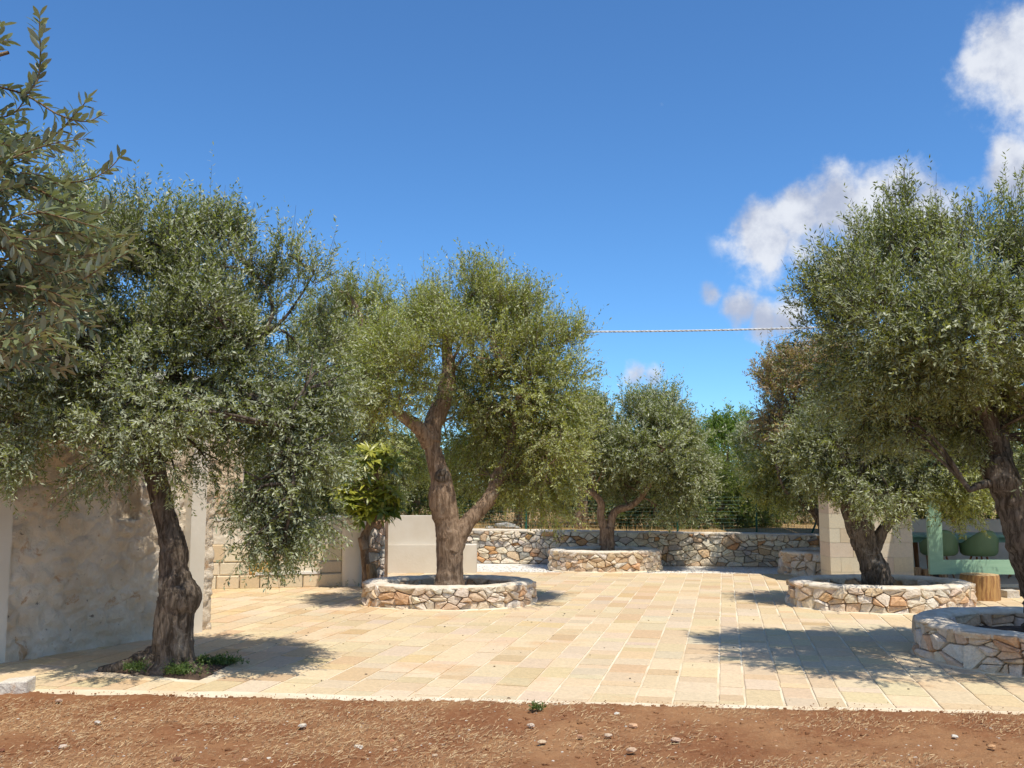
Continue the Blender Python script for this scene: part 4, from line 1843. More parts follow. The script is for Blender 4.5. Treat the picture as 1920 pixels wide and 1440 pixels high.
# --- olive 1: left, standing in a soil pit
D1_ = G(330, 1262).y + .05
tr = limb([(1278, 236, 384), (1268, 252, 376), (1254, 266, 371), (1237, 277, 368), (1220, 283, 367), (1187, 285, 363), (1150, 289, 367), (1118, 292, 379), (1092, 294, 364), (1065, 297, 354), (1040, 297, 355), (1020, 296, 351), (987, 291, 338), (953, 283, 329), (920, 276, 323), (887, 267, 315), (850, 260, 306), (810, 262, 300)],
          D1_, None, 44, .08, 3, .12, 8, .86)
la_ = [limb_c([(278, 850, 42), (250, 790, 34), (215, 720, 26), (170, 650, 18), (130, 590, 10)], D1_, D1_ - .4, 14, .15, 4),
       limb_c([(285, 850, 42), (300, 770, 34), (330, 690, 26), (350, 600, 18), (350, 500, 10)], D1_, D1_ + .3, 14, .15, 5),
       limb_c([(285, 830, 34), (350, 760, 26), (420, 700, 18), (480, 640, 11), (510, 590, 7), (500, 540, 5), (470, 505, 3)], D1_, D1_ + .2, 14, .15, 6),
       limb_c([(480, 640, 9), (530, 600, 6), (560, 560, 4), (590, 510, 3)], D1_ + .2, D1_ + .3, 8, .1, 7),
       limb_c([(400, 715, 16), (470, 740, 13), (530, 800, 11), (550, 880, 8), (545, 950, 5)], D1_, D1_ - .5, 12, .15, 8)]
o1, an1 = olive('large grey-green olive at left, its bulging dark trunk rising from a soil pit', tr, la_, M['bark1'])
rt = MB()   # surface roots
for k, pts_ in enumerate(([(300, 1232, 60), (270, 1240, 44), (235, 1250, 28), (185, 1257, 12)], [(340, 1236, 44), (358, 1252, 20), (376, 1262, 6)])):
    P_ = [G(u, v, .075 - .02 * i) for i, (u, v, w_) in enumerate(pts_)]
    R_ = [w_ / 2 * 8.1 / F for (_, _, w_) in pts_]
    p2, r2 = catmull(P_, R_, 6)
    v_, f_ = tube_data(p2, r2, 14)
    rt.add(gnarl(v_, p2, .2, 20 + k, 14), f_)
rt.obj('roots', M['bark1'], o1, True)
DL = D1_
lob1 = px_lobes([(300, 500, 110, 120, DL, .8), (400, 460, 90, 80, DL + .2, .7, .9), (200, 480, 110, 110, DL - .2, .8), (110, 560, 120, 130, DL - .4, .5), (260, 660, 150, 120, DL - .2, .8, 1.7),
                 (420, 640, 90, 110, DL + .1, .8, 1.5), (100, 760, 150, 110, DL - .3, .6), (60, 680, 150, 130, DL + .2, 1.1), (210, 740, 120, 100, DL + .5, .9), (360, 640, 100, 80, DL, .7, 1.3), (200, 600, 90, 60, DL - .2, .5, 1.0), (450, 570, 70, 60, DL + .2, .5, .6), (480, 650, 80, 70, DL + .2, .6, .9), (470, 760, 80, 80, DL + .1, .6, 1.0), (380, 560, 60, 80, DL, .6, .9), (-80, 700, 130, 160, DL - .5, .5, .8), (270, 790, 150, 70, DL - .3, .9, .9), (430, 790, 110, 80, DL, .8),
                 (550, 720, 75, 110, DL + .1, .6), (560, 850, 72, 100, DL - .1, .55, 2.4), (545, 970, 64, 75, DL - .2, .45, 3.2), (480, 930, 55, 70, DL - .2, .4, 2.2),
                 (515, 1020, 46, 46, DL - .25, .3, 3.4), (590, 760, 50, 90, DL, .5, 1.8), (60, 860, 110, 70, DL - .5, .4, .8), (180, 870, 90, 42, DL - .4, .4, .7), (-60, 850, 90, 90, DL - .5, .4, .7),
                 (520, 455, 42, 36, DL + .2, .3, .55), (585, 520, 36, 60, DL + .2, .3, .55), (510, 530, 50, 40, DL + .2, .3, .9), (540, 590, 40, 30, DL + .2, .3, .5), (600, 620, 36, 60, DL + .2, .4, .9),
                 (130, 400, 60, 70, DL - .2, .4, .6), (360, 880, 60, 24, DL - .2, .3, .5), (120, 310, 26, 50, DL - .3, .25, .35)])
crown(o1, lob1, 225000, (.051, .0142), M['leaf_grey'], 101, anchors=an1, bark=M['bark1'], branch_r=.02, nbranch=110, blob_r=(.12, .26), shoot=(.14, .32), per_blob=24)

# --- middle olive in planter a
cx, cy, Rr, ph_, _ = PL['a']
D2 = cy
tr = limb([(1100, 812, 874), (1085, 816, 870), (1060, 817, 869), (1030, 817, 870), (1005, 816, 870), (980, 814, 862), (960, 808, 860), (930, 802, 856), (900, 806, 848), (870, 800, 837), (840, 794, 827), (815, 786, 822), (795, 790, 820)],
          D2, None, 36, .07, 11, .07, 7)
la_ = [limb_c([(806, 830, 34), (787, 805, 27), (763, 786, 23), (739, 772, 17), (715, 782, 12), (696, 792, 7)], D2, D2 - .5, 16, .12, 12),
       limb_c([(808, 830, 36), (812, 795, 34), (822, 770, 35), (834, 740, 33), (840, 712, 29), (842, 690, 25), (838, 650, 20), (850, 600, 14), (880, 560, 8)], D2, D2 + .4, 20, .12, 13),
       limb_c([(846, 1035, 44), (862, 1000, 36), (880, 976, 29), (900, 955, 27), (917, 935, 27), (926, 915, 24), (930, 895, 20), (950, 850, 15), (970, 780, 11), (985, 700, 7)], D2 - .02, D2 + .3, 20, .12, 14),
       limb_c([(926, 910, 18), (960, 880, 11), (1000, 840, 8), (1030, 780, 5)], D2 + .1, D2 + .5, 10, .12, 15)]
o2, an2 = olive('middle olive with a thick forked brown trunk, growing from the middle planter', tr, la_, M['bark2'])
kn = MB()
kp = P(828, 893, D2 - .14)
v_, f_ = tube_data([kp + Vector((0, .10, .0)), kp + Vector((0, .0, 0)), kp + Vector((0, -.03, 0)), kp + Vector((0, -.02, 0))], [.11, .10, .07, .04], 14)
kn.add(v_, f_)
kn.obj('knot', M['bark1'], o2, True)
lob2 = px_lobes([(910, 560, 70, 62, D2 + .3, .6), (950, 600, 85, 75, D2 + .3, .8), (830, 610, 62, 60, D2 + .2, .6), (800, 580, 34, 34, D2 + .2, .3, .6), (1010, 650, 62, 76, D2 + .3, .7), (1055, 660, 38, 52, D2 + .2, .4, .8),
                 (760, 680, 66, 56, D2 - .7, .6), (860, 620, 80, 50, D2 - .5, .5, 1.1), (720, 730, 60, 44, D2 - .9, .5), (930, 720, 110, 90, D2 + .4, .9), (900, 820, 90, 80, D2 + .9, .7, 1.1), (1000, 760, 80, 90, D2, .9),
                 (1020, 850, 66, 74, D2 - .1, .8), (1020, 920, 56, 40, D2 + .5, .5, .7), (950, 890, 50, 50, D2 + .5, .5, .8), (1060, 790, 34, 60, D2, .5), (700, 670, 50, 46, D2 - .7, .5), (770, 740, 50, 26, D2 - .2, .4), (690, 760, 50, 40, D2 - .9, .4, .8), (890, 730, 60, 90, D2 + 1.1, .6, 1.0), (860, 880, 60, 50, D2 + 1.3, .5, .6), (1060, 700, 36, 40, D2, .4, .7), (1050, 880, 40, 50, D2 + .3, .5, .6)])
crown(o2, lob2, 155000, (.062, .016), M['leaf_yel'], 102, anchors=an2, bark=M['bark2'], branch_r=.026, nbranch=90, blob_r=(.17, .34), shoot=(.2, .42), up=.5)

# --- olive beyond the yard wall, left of the middle one
D3 = 19.0
tr = limb_c([(672, 1010, 34), (676, 930, 30), (684, 850, 26), (690, 760, 22)], D3, None, 16, .1, 16)
la_ = [limb_c([(690, 770, 20), (684, 680, 16), (676, 600, 12), (660, 560, 6)], D3, D3 - .5, 12, .1, 17), limb_c([(688, 780, 18), (650, 720, 12), (620, 660, 6)], D3, D3 - .2, 10, .1, 18)]
o3, an3 = olive('yellow-green olive standing behind the yard wall, between the left and middle olives', tr, la_, M['bark2'])
lob3 = px_lobes([(640, 580, 48, 50, D3, .6), (700, 590, 50, 56, D3, .7), (655, 660, 70, 70, D3, .8), (730, 640, 40, 60, D3, .6), (620, 740, 66, 80, D3, .8), (690, 740, 60, 80, D3 - .2, .8), (640, 840, 66, 70, D3, .7),
                 (710, 830, 50, 60, D3, .7), (590, 640, 40, 70, D3, .6), (720, 900, 60, 40, D3 + .3, .6), (580, 860, 60, 70, D3, .6), (780, 750, 50, 60, D3, .6), (770, 840, 50, 50, D3 + .4, .5)])
crown(o3, lob3, 85000, (.085, .021), M['leaf_yel'], 103, anchors=an3, bark=M['bark2'], branch_r=.03, nbranch=50, blob_r=(.22, .4), shoot=(.24, .5), up=.6, lobemats=([4, 6, 9, 10], M['leaf_grey']))

# --- far olive in planter b
cx, cy, Rr, _, _ = PL['b']
D4 = cy
tr = limb_c([(1138, 1040, 30), (1139, 1025, 26), (1137, 1005, 24), (1137, 990, 24)], D4, None, 20, .1, 21)
la_ = [limb_c([(1132, 1022, 17), (1132, 991, 16), (1126, 968, 14), (1127, 945, 14), (1114, 926, 12), (1085, 912, 9), (1070, 890, 6)], D4, D4 - .2, 14, .12, 22),
       limb_c([(1143, 1030, 19), (1144, 991, 16), (1149, 966, 15), (1160, 955, 14), (1178, 951, 12), (1196, 939, 12), (1214, 915, 11), (1226, 895, 9), (1236, 850, 6)], D4, D4 - .1, 14, .12, 23)]
o4, an4 = olive('smaller round-crowned olive with a V-shaped trunk in the far planter', tr, la_, M['bark2'])
lob4 = px_lobes([(1130, 790, 46, 44, D4, .6), (1200, 780, 60, 36, D4, .7), (1260, 800, 52, 46, D4, .7), (1100, 830, 46, 44, D4, .6), (1170, 840, 66, 50, D4 - .2, .8), (1240, 860, 66, 56, D4 - .2, .8),
                 (1295, 860, 34, 52, D4, .5), (1270, 915, 44, 42, D4 - .1, .5), (1170, 895, 60, 30, D4 + .5, .5), (1110, 770, 34, 26, D4, .4), (1245, 950, 36, 30, D4, .4, .9), (1105, 880, 34, 22, D4 + .6, .4)])
crown(o4, lob4, 90000, (.082, .021), M['leaf_grey'], 104, anchors=an4, bark=M['bark2'], branch_r=.024, nbranch=50, blob_r=(.2, .34), shoot=(.22, .44), up=.6)

# --- olive in the wide right planter
cx, cy, Rr, _, _ = PL['c']
D5 = cy - .05
tr = limb([(1104, 1612, 1680), (1094, 1616, 1673), (1080, 1614, 1670), (1067, 1611, 1667), (1040, 1606, 1651), (1015, 1597, 1645), (990, 1588, 1638), (968, 1581, 1633), (948, 1577, 1629), (930, 1580, 1622), (900, 1580, 1612), (860, 1580, 1604)],
          D5, None, 34, .16, 31, .15, 7)
la_ = [limb_c([(1634, 1045, 30), (1646, 1012, 24), (1658, 990, 20), (1676, 971, 21), (1694, 959, 22), (1716, 940, 16), (1740, 900, 10), (1760, 860, 6)], D5, D5 - .3, 18, .14, 32),
       limb_c([(1598, 920, 30), (1580, 870, 20), (1560, 810, 12), (1550, 760, 6)], D5, D5 - .3, 12, .12, 33), limb_c([(1598, 900, 26), (1640, 840, 18), (1680, 780, 10)], D5, D5 + .2, 12, .12, 34),
       limb_c([(1640, 1062, 22), (1652, 1078, 34), (1660, 1096, 36)], D5 - .12, D5 - .14, 14, .15, 35)]
o5, an5 = olive('olive with a twisted dark trunk and low side limb in the wide right planter', tr, la_, M['bark1'])
lob5 = px_lobes([(1545, 830, 60, 60, D5, .7), (1610, 800, 80, 70, D5 + .1, .9), (1580, 890, 62, 36, D5 - .1, .6), (1680, 850, 80, 70, D5, .8), (1720, 910, 66, 44, D5 - .2, .7), (1800, 900, 66, 56, D5 - .2, .7),
                 (1790, 830, 80, 70, D5, .8), (1850, 860, 50, 60, D5, .6), (1640, 920, 50, 26, D5 - .6, .4, .8), (1700, 780, 90, 50, D5 + .2, .8)])
crown(o5, lob5, 100000, (.066, .0175), M['leaf_dark'], 105, anchors=an5, bark=M['bark1'], branch_r=.026, nbranch=60, blob_r=(.16, .3), shoot=(.2, .38), droop=.5, lobemats=([5], M['leaf_yel']))

# --- leaning olive in the nearest planter
cx, cy, Rr, _, _ = PL['d']
D6 = cy
tr = limb_c([(1985, 1180, 120, D6), (1975, 1140, 96, D6), (1958, 1095, 82, D6), (1938, 1050, 78, D6 - .05), (1924, 1005, 72, D6 - .1), (1908, 960, 64, D6 - .1), (1892, 920, 60, D6 - .1), (1874, 885, 58, D6 - .1), (1866, 850, 54, D6), (1862, 810, 48, D6)],
            D6, None, 38, .14, 41, 7)
la_ = [limb_c([(1862, 850, 44), (1850, 790, 38), (1822, 740, 34), (1780, 700, 32), (1735, 668, 30), (1700, 645, 22), (1670, 625, 16), (1620, 600, 10)], D6 - .05, D6 - .2, 18, .14, 42),
       limb_c([(1866, 830, 40), (1880, 760, 32), (1880, 680, 24), (1870, 600, 16), (1860, 520, 9)], D6, D6 + .2, 14, .12, 43),
       limb_c([(1720, 655, 22), (1680, 600, 16), (1670, 540, 12), (1690, 480, 8)], D6 - .15, D6 - .1, 12, .12, 44),
       limb_c([(1856, 905, 20), (1832, 912, 14), (1818, 920, 8)], D6 - .1, D6 - .3, 12, .12, 45)]
o6, an6 = olive('tallest leaning olive at the right edge, its dark crown rising against the clouds', tr, la_, M['bark1'])
DL = D6 - .1
lob6 = px_lobes([(1690, 450, 72, 70, DL, .7), (1620, 490, 62, 60, DL, .6), (1760, 480, 62, 62, DL, .6), (1560, 560, 60, 56, DL, .6), (1660, 560, 90, 70, DL - .1, .8), (1770, 570, 80, 70, DL - .1, .8), (1880, 460, 44, 62, DL, .5),
                 (1890, 560, 60, 70, DL, .6), (1960, 500, 80, 110, DL, .8), (1550, 640, 60, 50, DL - .1, .6), (1640, 680, 80, 50, DL + .3, .6), (1750, 740, 90, 60, DL + .3, .7), (1840, 680, 90, 70, DL - .1, .7), (1640, 560, 140, 90, DL - .9, .7, .7), (1820, 600, 130, 110, DL - .9, .7, .6), (1850, 600, 110, 85, DL - 1.4, .65, 1.0), (2060, 620, 130, 110, DL - 1.4, .8, 1.6), (1720, 630, 110, 60, DL - 1.2, .6, .8), (1700, 700, 120, 50, DL - .6, .7, .8),
                 (1600, 740, 70, 50, DL + .2, .6, .9), (1960, 700, 100, 120, DL, .8), (1660, 790, 80, 50, DL + .2, .6, .8), (1690, 385, 26, 26, DL, .25, .5), (1505, 600, 22, 46, DL, .25, .25), (1990, 860, 90, 80, DL, .6), (2080, 600, 110, 150, DL, .9), (1830, 790, 70, 60, DL + .2, .5)])
crown(o6, lob6, 180000, (.054, .0148), M['leaf_dark'], 106, anchors=an6, bark=M['bark1'], branch_r=.022, nbranch=100, blob_r=(.13, .27), shoot=(.16, .34), up=.5, per_blob=24)

# --- half-hidden olive in planter e, browned on its crown
cx, cy, Rr, _, _ = PL['e']
D7 = cy
tr = limb_c([(1556, 1050, 24), (1551, 1030, 19), (1547, 1010, 17), (1541, 985, 16), (1531, 965, 16), (1524, 950, 15), (1525, 925, 12), (1522, 890, 9)], D7, D7 - .3, 16, .12, 51)
la_ = [limb_c([(1530, 962, 15), (1512, 948, 12), (1495, 934, 9), (1474, 922, 7), (1460, 890, 5)], D7 - .1, D7 - .4, 12, .12, 52)]
o7, an7 = olive('olive with bronze browned top leaves, half hidden behind the tufa pier', tr, la_, M['bark1'])
lob7 = px_lobes([(1490, 715, 60, 50, D7 - .3, .6, 1.4), (1550, 700, 60, 55, D7 - .2, .6, 1.2), (1475, 790, 52, 44, D7, .6), (1540, 800, 60, 60, D7 - .1, .7), (1455, 855, 48, 44, D7, .6), (1520, 870, 60, 44, D7 - .2, .7), (1450, 905, 40, 28, D7, .4), (1500, 915, 40, 24, D7 - .2, .4), (1470, 690, 18, 24, D7, .2, .4)])
crown(o7, lob7, 80000, (.08, .020), M['leaf_yel'], 107, anchors=an7, bark=M['bark1'], branch_r=.022, nbranch=40, blob_r=(.18, .32), shoot=(.2, .42), droop=.4, lobemats=([0, 1, 8, 2], M['leaf_brown']))

# --- near olive, its branches reaching in from the left
near = empty('olive_tree', 'nearest olive whose big-leaved branches hang into the upper left corner', 'olive tree', 'olive trees')
Dn_ = 3.1
mb = MB()
tp = [Vector((-3.4, 3.3, -.05)), Vector((-3.35, 3.3, .6)), Vector((-3.2, 3.25, 1.4)), Vector((-2.9, 3.2, 2.2)), Vector((-2.6, 3.15, 2.9))]
p2, r2 = catmull(tp, [.24, .17, .15, .11, .06], 8)
v_, f_ = tube_data(p2, r2, 24)
mb.add(gnarl(v_, p2, .13, 61, 24), f_)
mb.obj('trunk', M['bark1'], near, True)


def leaf8(pos, d_, side, upv, L, w_, curl):
    c_ = [(0, 0.0), (.3, .85), (.62, 1.0), (1.0, 0)]
    p = lambda t_, s_, z_: pos + d_ * (L * t_) + side * (w_ * .5 * s_) + upv * (z_ - curl * L * t_ * t_)
    vs_ = [p(0, 0, 0), p(.3, -.85, .12 * w_), p(.3, 0, 0), p(.3, .85, .12 * w_), p(.65, -.95, .14 * w_), p(.65, 0, 0), p(.65, .95, .14 * w_), p(.87, -.5, .05 * w_), p(.87, .5, .05 * w_), p(1, 0, 0)]
    fs_ = [(0, 2, 1), (0, 3, 2), (1, 2, 5, 4), (2, 3, 6, 5), (4, 5, 9, 7), (5, 6, 8, 9)]
    return vs_, fs_


rn = random.Random(77)
NV, NF, NT = [], [], []
tw = MB()


def near_shoot(pts_, r0, gap=.014, L=.060, w_=.0160):
    pp_, rr_ = catmull(pts_, [r0 * (1 - .7 * i / (len(pts_) - 1)) for i in range(len(pts_))], 8)
    tw.tube(pp_, rr_, 6, False)
    acc_ = 0
    ph = rn.uniform(0, 3)
    tot = sum((pp_[i + 1] - pp_[i]).length for i in range(len(pp_) - 1))
    run = 0
    for i in range(len(pp_) - 1):
        seg = pp_[i + 1] - pp_[i]
        sl = seg.length
        acc_ += sl
        run += sl
        while acc_ > gap:
            acc_ -= gap
            ph += math.pi / 2 + rn.uniform(-.3, .3)
            td = seg.normalized()
            u_ = td.cross(Vector((.2, .9, .3))).normalized()
            v__ = td.cross(u_)
            for sgn in (1, -1):
                if rn.random() < .12:
                    continue
                o_ = (u_ * math.cos(ph) + v__ * math.sin(ph)) * sgn
                ld = (td * rn.uniform(.5, 1.1) + o_ * rn.uniform(.6, 1.0)).normalized()
                sd = ld.cross(Vector((rn.uniform(-.8, .8), rn.uniform(-.8, .8), 1))).normalized()
                uv = sd.cross(ld)
                if uv.z < 0:
                    uv, sd = -uv, -sd
                LL = L * rn.uniform(.7, 1.2) * (1 - .25 * run / tot)
                vs_, fs_ = leaf8(pp_[i], ld, sd, uv, LL, w_ * rn.uniform(.8, 1.2), rn.uniform(-.1, .25))
                b0 = len(NV)
                NV.extend([tuple(q) for q in vs_])
                NF.extend([tuple(k + b0 for k in f__) for f__ in fs_])
                NT.extend([rn.random()] * len(vs_))


def rel(u, v, dd=0):
    return P(u, v, Dn_ + dd)


for sh in ([(-60, 150, .0), (40, 175, 0), (110, 215, 0), (160, 228, 0), (196, 212, 0)], [(40, 185, 0), (70, 150, .02), (76, 100, 0), (74, 60, 0), (75, 28, .0)], [(-40, 300, 0), (40, 285, 0), (100, 255, .05), (140, 215, .03), (172, 178, .03)],
           [(-60, 360, .1), (60, 345, .05), (150, 340, 0), (200, 320, 0), (232, 285, 0)], [(60, 350, 0), (140, 390, -.05), (190, 400, 0), (214, 372, 0)], [(-60, 430, 0), (60, 432, 0), (160, 445, 0), (240, 440, .0)],
           [(-60, 460, -.1), (60, 470, -.1), (140, 480, -.05), (205, 470, 0)], [(-60, 530, 0), (50, 552, 0), (120, 572, 0), (188, 590, 0)], [(-20, 540, 0), (70, 552, 0), (130, 540, 0), (160, 510, 0)],
           [(-60, 600, 0), (20, 640, 0), (60, 650, .0)], [(-60, 650, 0), (0, 680, 0), (34, 690, 0)], [(-80, 100, 0), (-20, 90, 0), (0, 60, 0), (6, 40, 0)], [(-60, 230, 0), (20, 215, 0), (50, 180, 0)],
           [(-60, 500, .1), (40, 500, .1), (110, 510, .1), (170, 530, .1)]):
    near_shoot([rel(*q) for q in sh], .0045)
for i in range(520):
    u = rn.uniform(-330, 200)
    v = rn.uniform(90, 680)
    lim = (-90 if v < 210 else -20 + (v - 210) * .85 if v < 420 else 160 - max(0, v - 500) * .5) + rn.uniform(-40, 10)
    if u > lim:
        continue
    dd = rn.uniform(-.35, .5)
    L_ = rn.uniform(.12, .24)
    a_ = rel(u, v, dd)
    dr = Vector((rn.uniform(.1, 1.1), rn.uniform(-.6, .6), rn.uniform(-.45, .6))).normalized()
    near_shoot([a_, a_ + dr * L_ * .5 + Vector((0, 0, rn.uniform(-.02, .02))), a_ + dr * L_], .003, .016)
for q in ([(-2.6, 3.15, 2.9), (-2.1, 3.1, 3.0), (-1.75, 3.1, 3.1)], [(-2.75, 3.2, 2.5), (-2.2, 3.1, 2.5), (-1.7, 3.1, 2.45)], [(-2.6, 3.15, 2.9), (-2.2, 3.2, 3.4), (-1.8, 3.1, 3.5)]):
    p2, r2 = catmull([Vector(k) for k in q], [.03, .018, .006], 6)
    tw.tube(p2, r2, 8, False)
tw.obj('boughs', M['bark3'], near, True)
me = mesh_from('foliage', NV, NF, True)
at = me.attributes.new('tint', 'FLOAT', 'POINT')
at.data.foreach_set('value', np.array(NT, dtype=np.float32))
link_obj('foliage', me, near, M['leaf_near'], 'stuff')

# --- small broad-leaved tree (loquat habit) by the pier
lq = empty('broadleaf_tree', 'small tree with large yellow-green leaves in two tufts and a sawn forked trunk', 'tree')
Dq = 14.95
mb = MB()
v_, f_, p2, _ = limb_c([(688, 1102, 21), (687, 1070, 17), (684, 1040, 15), (683, 1010, 16), (690, 992, 14), (698, 975, 15), (704, 950, 11), (706, 900, 8), (704, 860, 6)], Dq, None, 16, .12, 71)
mb.add(v_, f_)
mb.obj('trunk', M['bark2'], lq, True)
mb = MB()
v_, f_, p3, _ = limb_c([(696, 1104, 22), (698, 1080, 19), (696, 1064, 18), (696, 1057, 17)], Dq - .12, None, 14, .08, 72)
mb.add(v_, f_)
mb.obj('sawn_stub', M['bark3'], lq, True)
mb = MB()
v_, f_, p3, _ = limb_c([(684, 1030, 18), (680, 1012, 17), (678, 1006, 15)], Dq - .05, None, 12, .08, 73)
mb.add(v_, f_)
mb.obj('sawn_stub', M['bark2'], lq, True)
QV, QF, QT = [], [], []
rq = random.Random(9)
lb = MB()
for (u, v, ru, rv, nn_) in ((698, 868, 46, 22, 34), (676, 850, 26, 12, 12), (735, 855, 22, 14, 12), (690, 930, 52, 34, 52), (726, 940, 22, 26, 16), (655, 930, 20, 26, 14), (695, 965, 34, 18, 16)):
    for i in range(nn_):
        a_ = rq.uniform(0, 6.28)
        q = math.sqrt(rq.random())
        uu, vv = u + math.cos(a_) * q * ru, v + math.sin(a_) * q * rv
        cpt = P(uu, vv, Dq + rq.uniform(-.32, .25))
        outw = (cpt - P(u, v + rv, Dq)).normalized()
        ax = (outw * .8 + Vector((rq.uniform(-.4, .4), rq.uniform(-.5, .3), .6))).normalized()
        lb.tube([cpt - ax * .15, cpt], [.006, .004], 4, False)
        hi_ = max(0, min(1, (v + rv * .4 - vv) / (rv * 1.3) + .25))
        for k in range(rq.randint(8, 11)):
            an_ = k * 2.4 + rq.uniform(-.3, .3)
            u_ = ax.cross(Vector((.3, .9, .1))).normalized()
            w__ = ax.cross(u_)
            el = rq.uniform(.15, 1.1)
            ld = ((u_ * math.cos(an_) + w__ * math.sin(an_)) + ax * (1.2 - el * 1.1)).normalized()
            sd = ld.cross(ax)
            if sd.length < .05:
                continue
            sd.normalize()
            uv = sd.cross(ld)
            if uv.z < 0:
                uv, sd = -uv, -sd
            vs_, fs_ = leaf8(cpt, ld, sd, uv, rq.uniform(.14, .24), rq.uniform(.042, .062), rq.uniform(.15, .7))
            b0 = len(QV)
            QV.extend([tuple(q_) for q_ in vs_])
            QF.extend([tuple(k_ + b0 for k_ in f__) for f__ in fs_])
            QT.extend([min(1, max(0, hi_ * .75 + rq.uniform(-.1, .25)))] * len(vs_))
me = mesh_from('foliage', QV, QF, True)
at = me.attributes.new('tint', 'FLOAT', 'POINT')
at.data.foreach_set('value', np.array(QT, dtype=np.float32))
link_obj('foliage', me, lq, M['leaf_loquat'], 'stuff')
lb.obj('boughs', M['bark2'], lq, kind='stuff')

# --- soil pit and weeds at the left olive
vs, fs = [], []
cxp, cyp = pit_c
nr, ns = 8, 40
vs.append((cxp, cyp, .06))


def pit_edge(a_):
    # ray from the centre to the pit outline
    dx_, dy_ = math.cos(a_), math.sin(a_)
    best = .5
    for i in range(4):
        x1_, y1_ = pit[i]
        x2_, y2_ = pit[(i + 1) % 4]
        ex, ey = x2_ - x1_, y2_ - y1_
        den = dx_ * ey - dy_ * ex
        if abs(den) < 1e-9:
            continue
        tt = ((x1_ - cxp) * ey - (y1_ - cyp) * ex) / den
        uu = ((x1_ - cxp) * dy_ - (y1_ - cyp) * dx_) / den
        if tt > 0 and -1e-6 <= uu <= 1 + 1e-6:
            best = tt
    return best


for k in range(1, nr + 1):
    for i in range(ns):
        a_ = 2 * math.pi * i / ns
        q = pit_edge(a_) * k / nr
        x, y = cxp + math.cos(a_) * q, cyp + math.sin(a_) * q
        z = .018 + .045 * (1 - (k / nr) ** 2) + .012 * noise.noise(Vector((x * 9, y * 9, 0)))
        if k == nr:
            z = .004
        vs.append((x, y, z))
for i in range(ns):
    fs.append((0, 1 + i, 1 + (i + 1) % ns))
for k in range(nr - 1):
    for i in range(ns):
        j = (i + 1) % ns
        a_ = 1 + k * ns
        fs.append((a_ + i, a_ + ns + i, a_ + ns + j, a_ + j))
link_obj('tree_pit', mesh_from('tree_pit', vs, fs, True), paving, M['bark_soil'])


def weed(u, v, w_, h_, n_, label, cat='weeds', D_=None, mat=None, group=None, z0=.03):
    g_ = G(u, v) if D_ is None else P(u, v, D_)
    if D_ is not None:
        z0 = g_.z
    s_ = g_.y / F
    gg = np.random.default_rng(int(u * 3 + v))
    ns_ = n_ // 8
    base = np.stack([g_.x + gg.normal(0, w_ * s_ * .42, ns_), g_.y + gg.normal(0, w_ * s_ * .3, ns_), np.full(ns_, z0)], 1)
    dirs = norm(np.stack([gg.normal(0, .5, ns_), gg.normal(0, .5, ns_), np.full(ns_, 1.0)], 1))
    V_, tn = leaves_from_shoots(base, dirs, gg.uniform(.4, 1.1, ns_) * h_ * s_, 8, .03, .010, gg)
    t_ = empty('weed_clump', label, cat, group)
    quads_mesh('leaves', V_, mat or M['leaf_weed'], t_, 'stuff', tint=tn)


weed(270, 1262, 44, 16, 1300, 'low green weeds at the left foot of the leftmost olive trunk', group='weeds round the left olive')
weed(342, 1268, 36, 20, 1300, 'darker green weeds right below the leftmost olive trunk', group='weeds round the left olive')
weed(384, 1250, 24, 14, 700, 'pale green weeds just right of the leftmost olive trunk', group='weeds round the left olive')
weed(415, 1250, 40, 15, 1300, 'leafy green weeds at the right corner of the soil pit', group='weeds round the left olive')
weed(655, 1099, 34, 14, 900, 'small green weeds at the foot of the broad-leaved tree', z0=.02)
weed(1006, 1339, 10, 14, 160, 'tiny single green weed on the soil by the paving edge')

# --- trees beyond the wall


def far_tree(label, lobes, n_, leaf, mat, seed, base_u, D_, bark='bark2', cat='tree', w_=26, group='trees beyond the wall', **kw):
    t_ = empty('field_tree', label, cat, group)
    gz = .55
    top = max(lobes, key=lambda l: l[3] if False else -l[1])
    topp = P(top[0], top[1], D_)
    b0 = P(base_u, 990, D_)
    pts_ = [Vector((b0.x, D_, gz)), Vector((b0.x + .1, D_, gz + .7)), Vector(((b0.x + topp.x) / 2, D_, (gz + topp.z) / 2)), Vector((topp.x, D_, topp.z - .3))]
    rr_ = [w_ / 2 * D_ / F, w_ / 2 * D_ / F * .8, w_ / 2 * D_ / F * .5, .02]
    p2_, r2_ = catmull(pts_, rr_, 5)
    v__, f__ = tube_data(p2_, r2_, 12)
    m_ = MB()
    m_.add(gnarl(v__, p2_, .12, seed, 12), f__)
    m_.obj('trunk', M[bark], t_, True)
    lobes = [(l[0], l[1], l[2], l[3], D_ + (l[4] if len(l) > 4 else 0)) for l in lobes]
    crown(t_, px_lobes(lobes), n_, leaf, mat, seed, anchors=p2_[6:], bark=M[bark], branch_r=.03, nbranch=24, blob_r=(.25, .5), shoot=(.25, .5), **kw)
    return t_


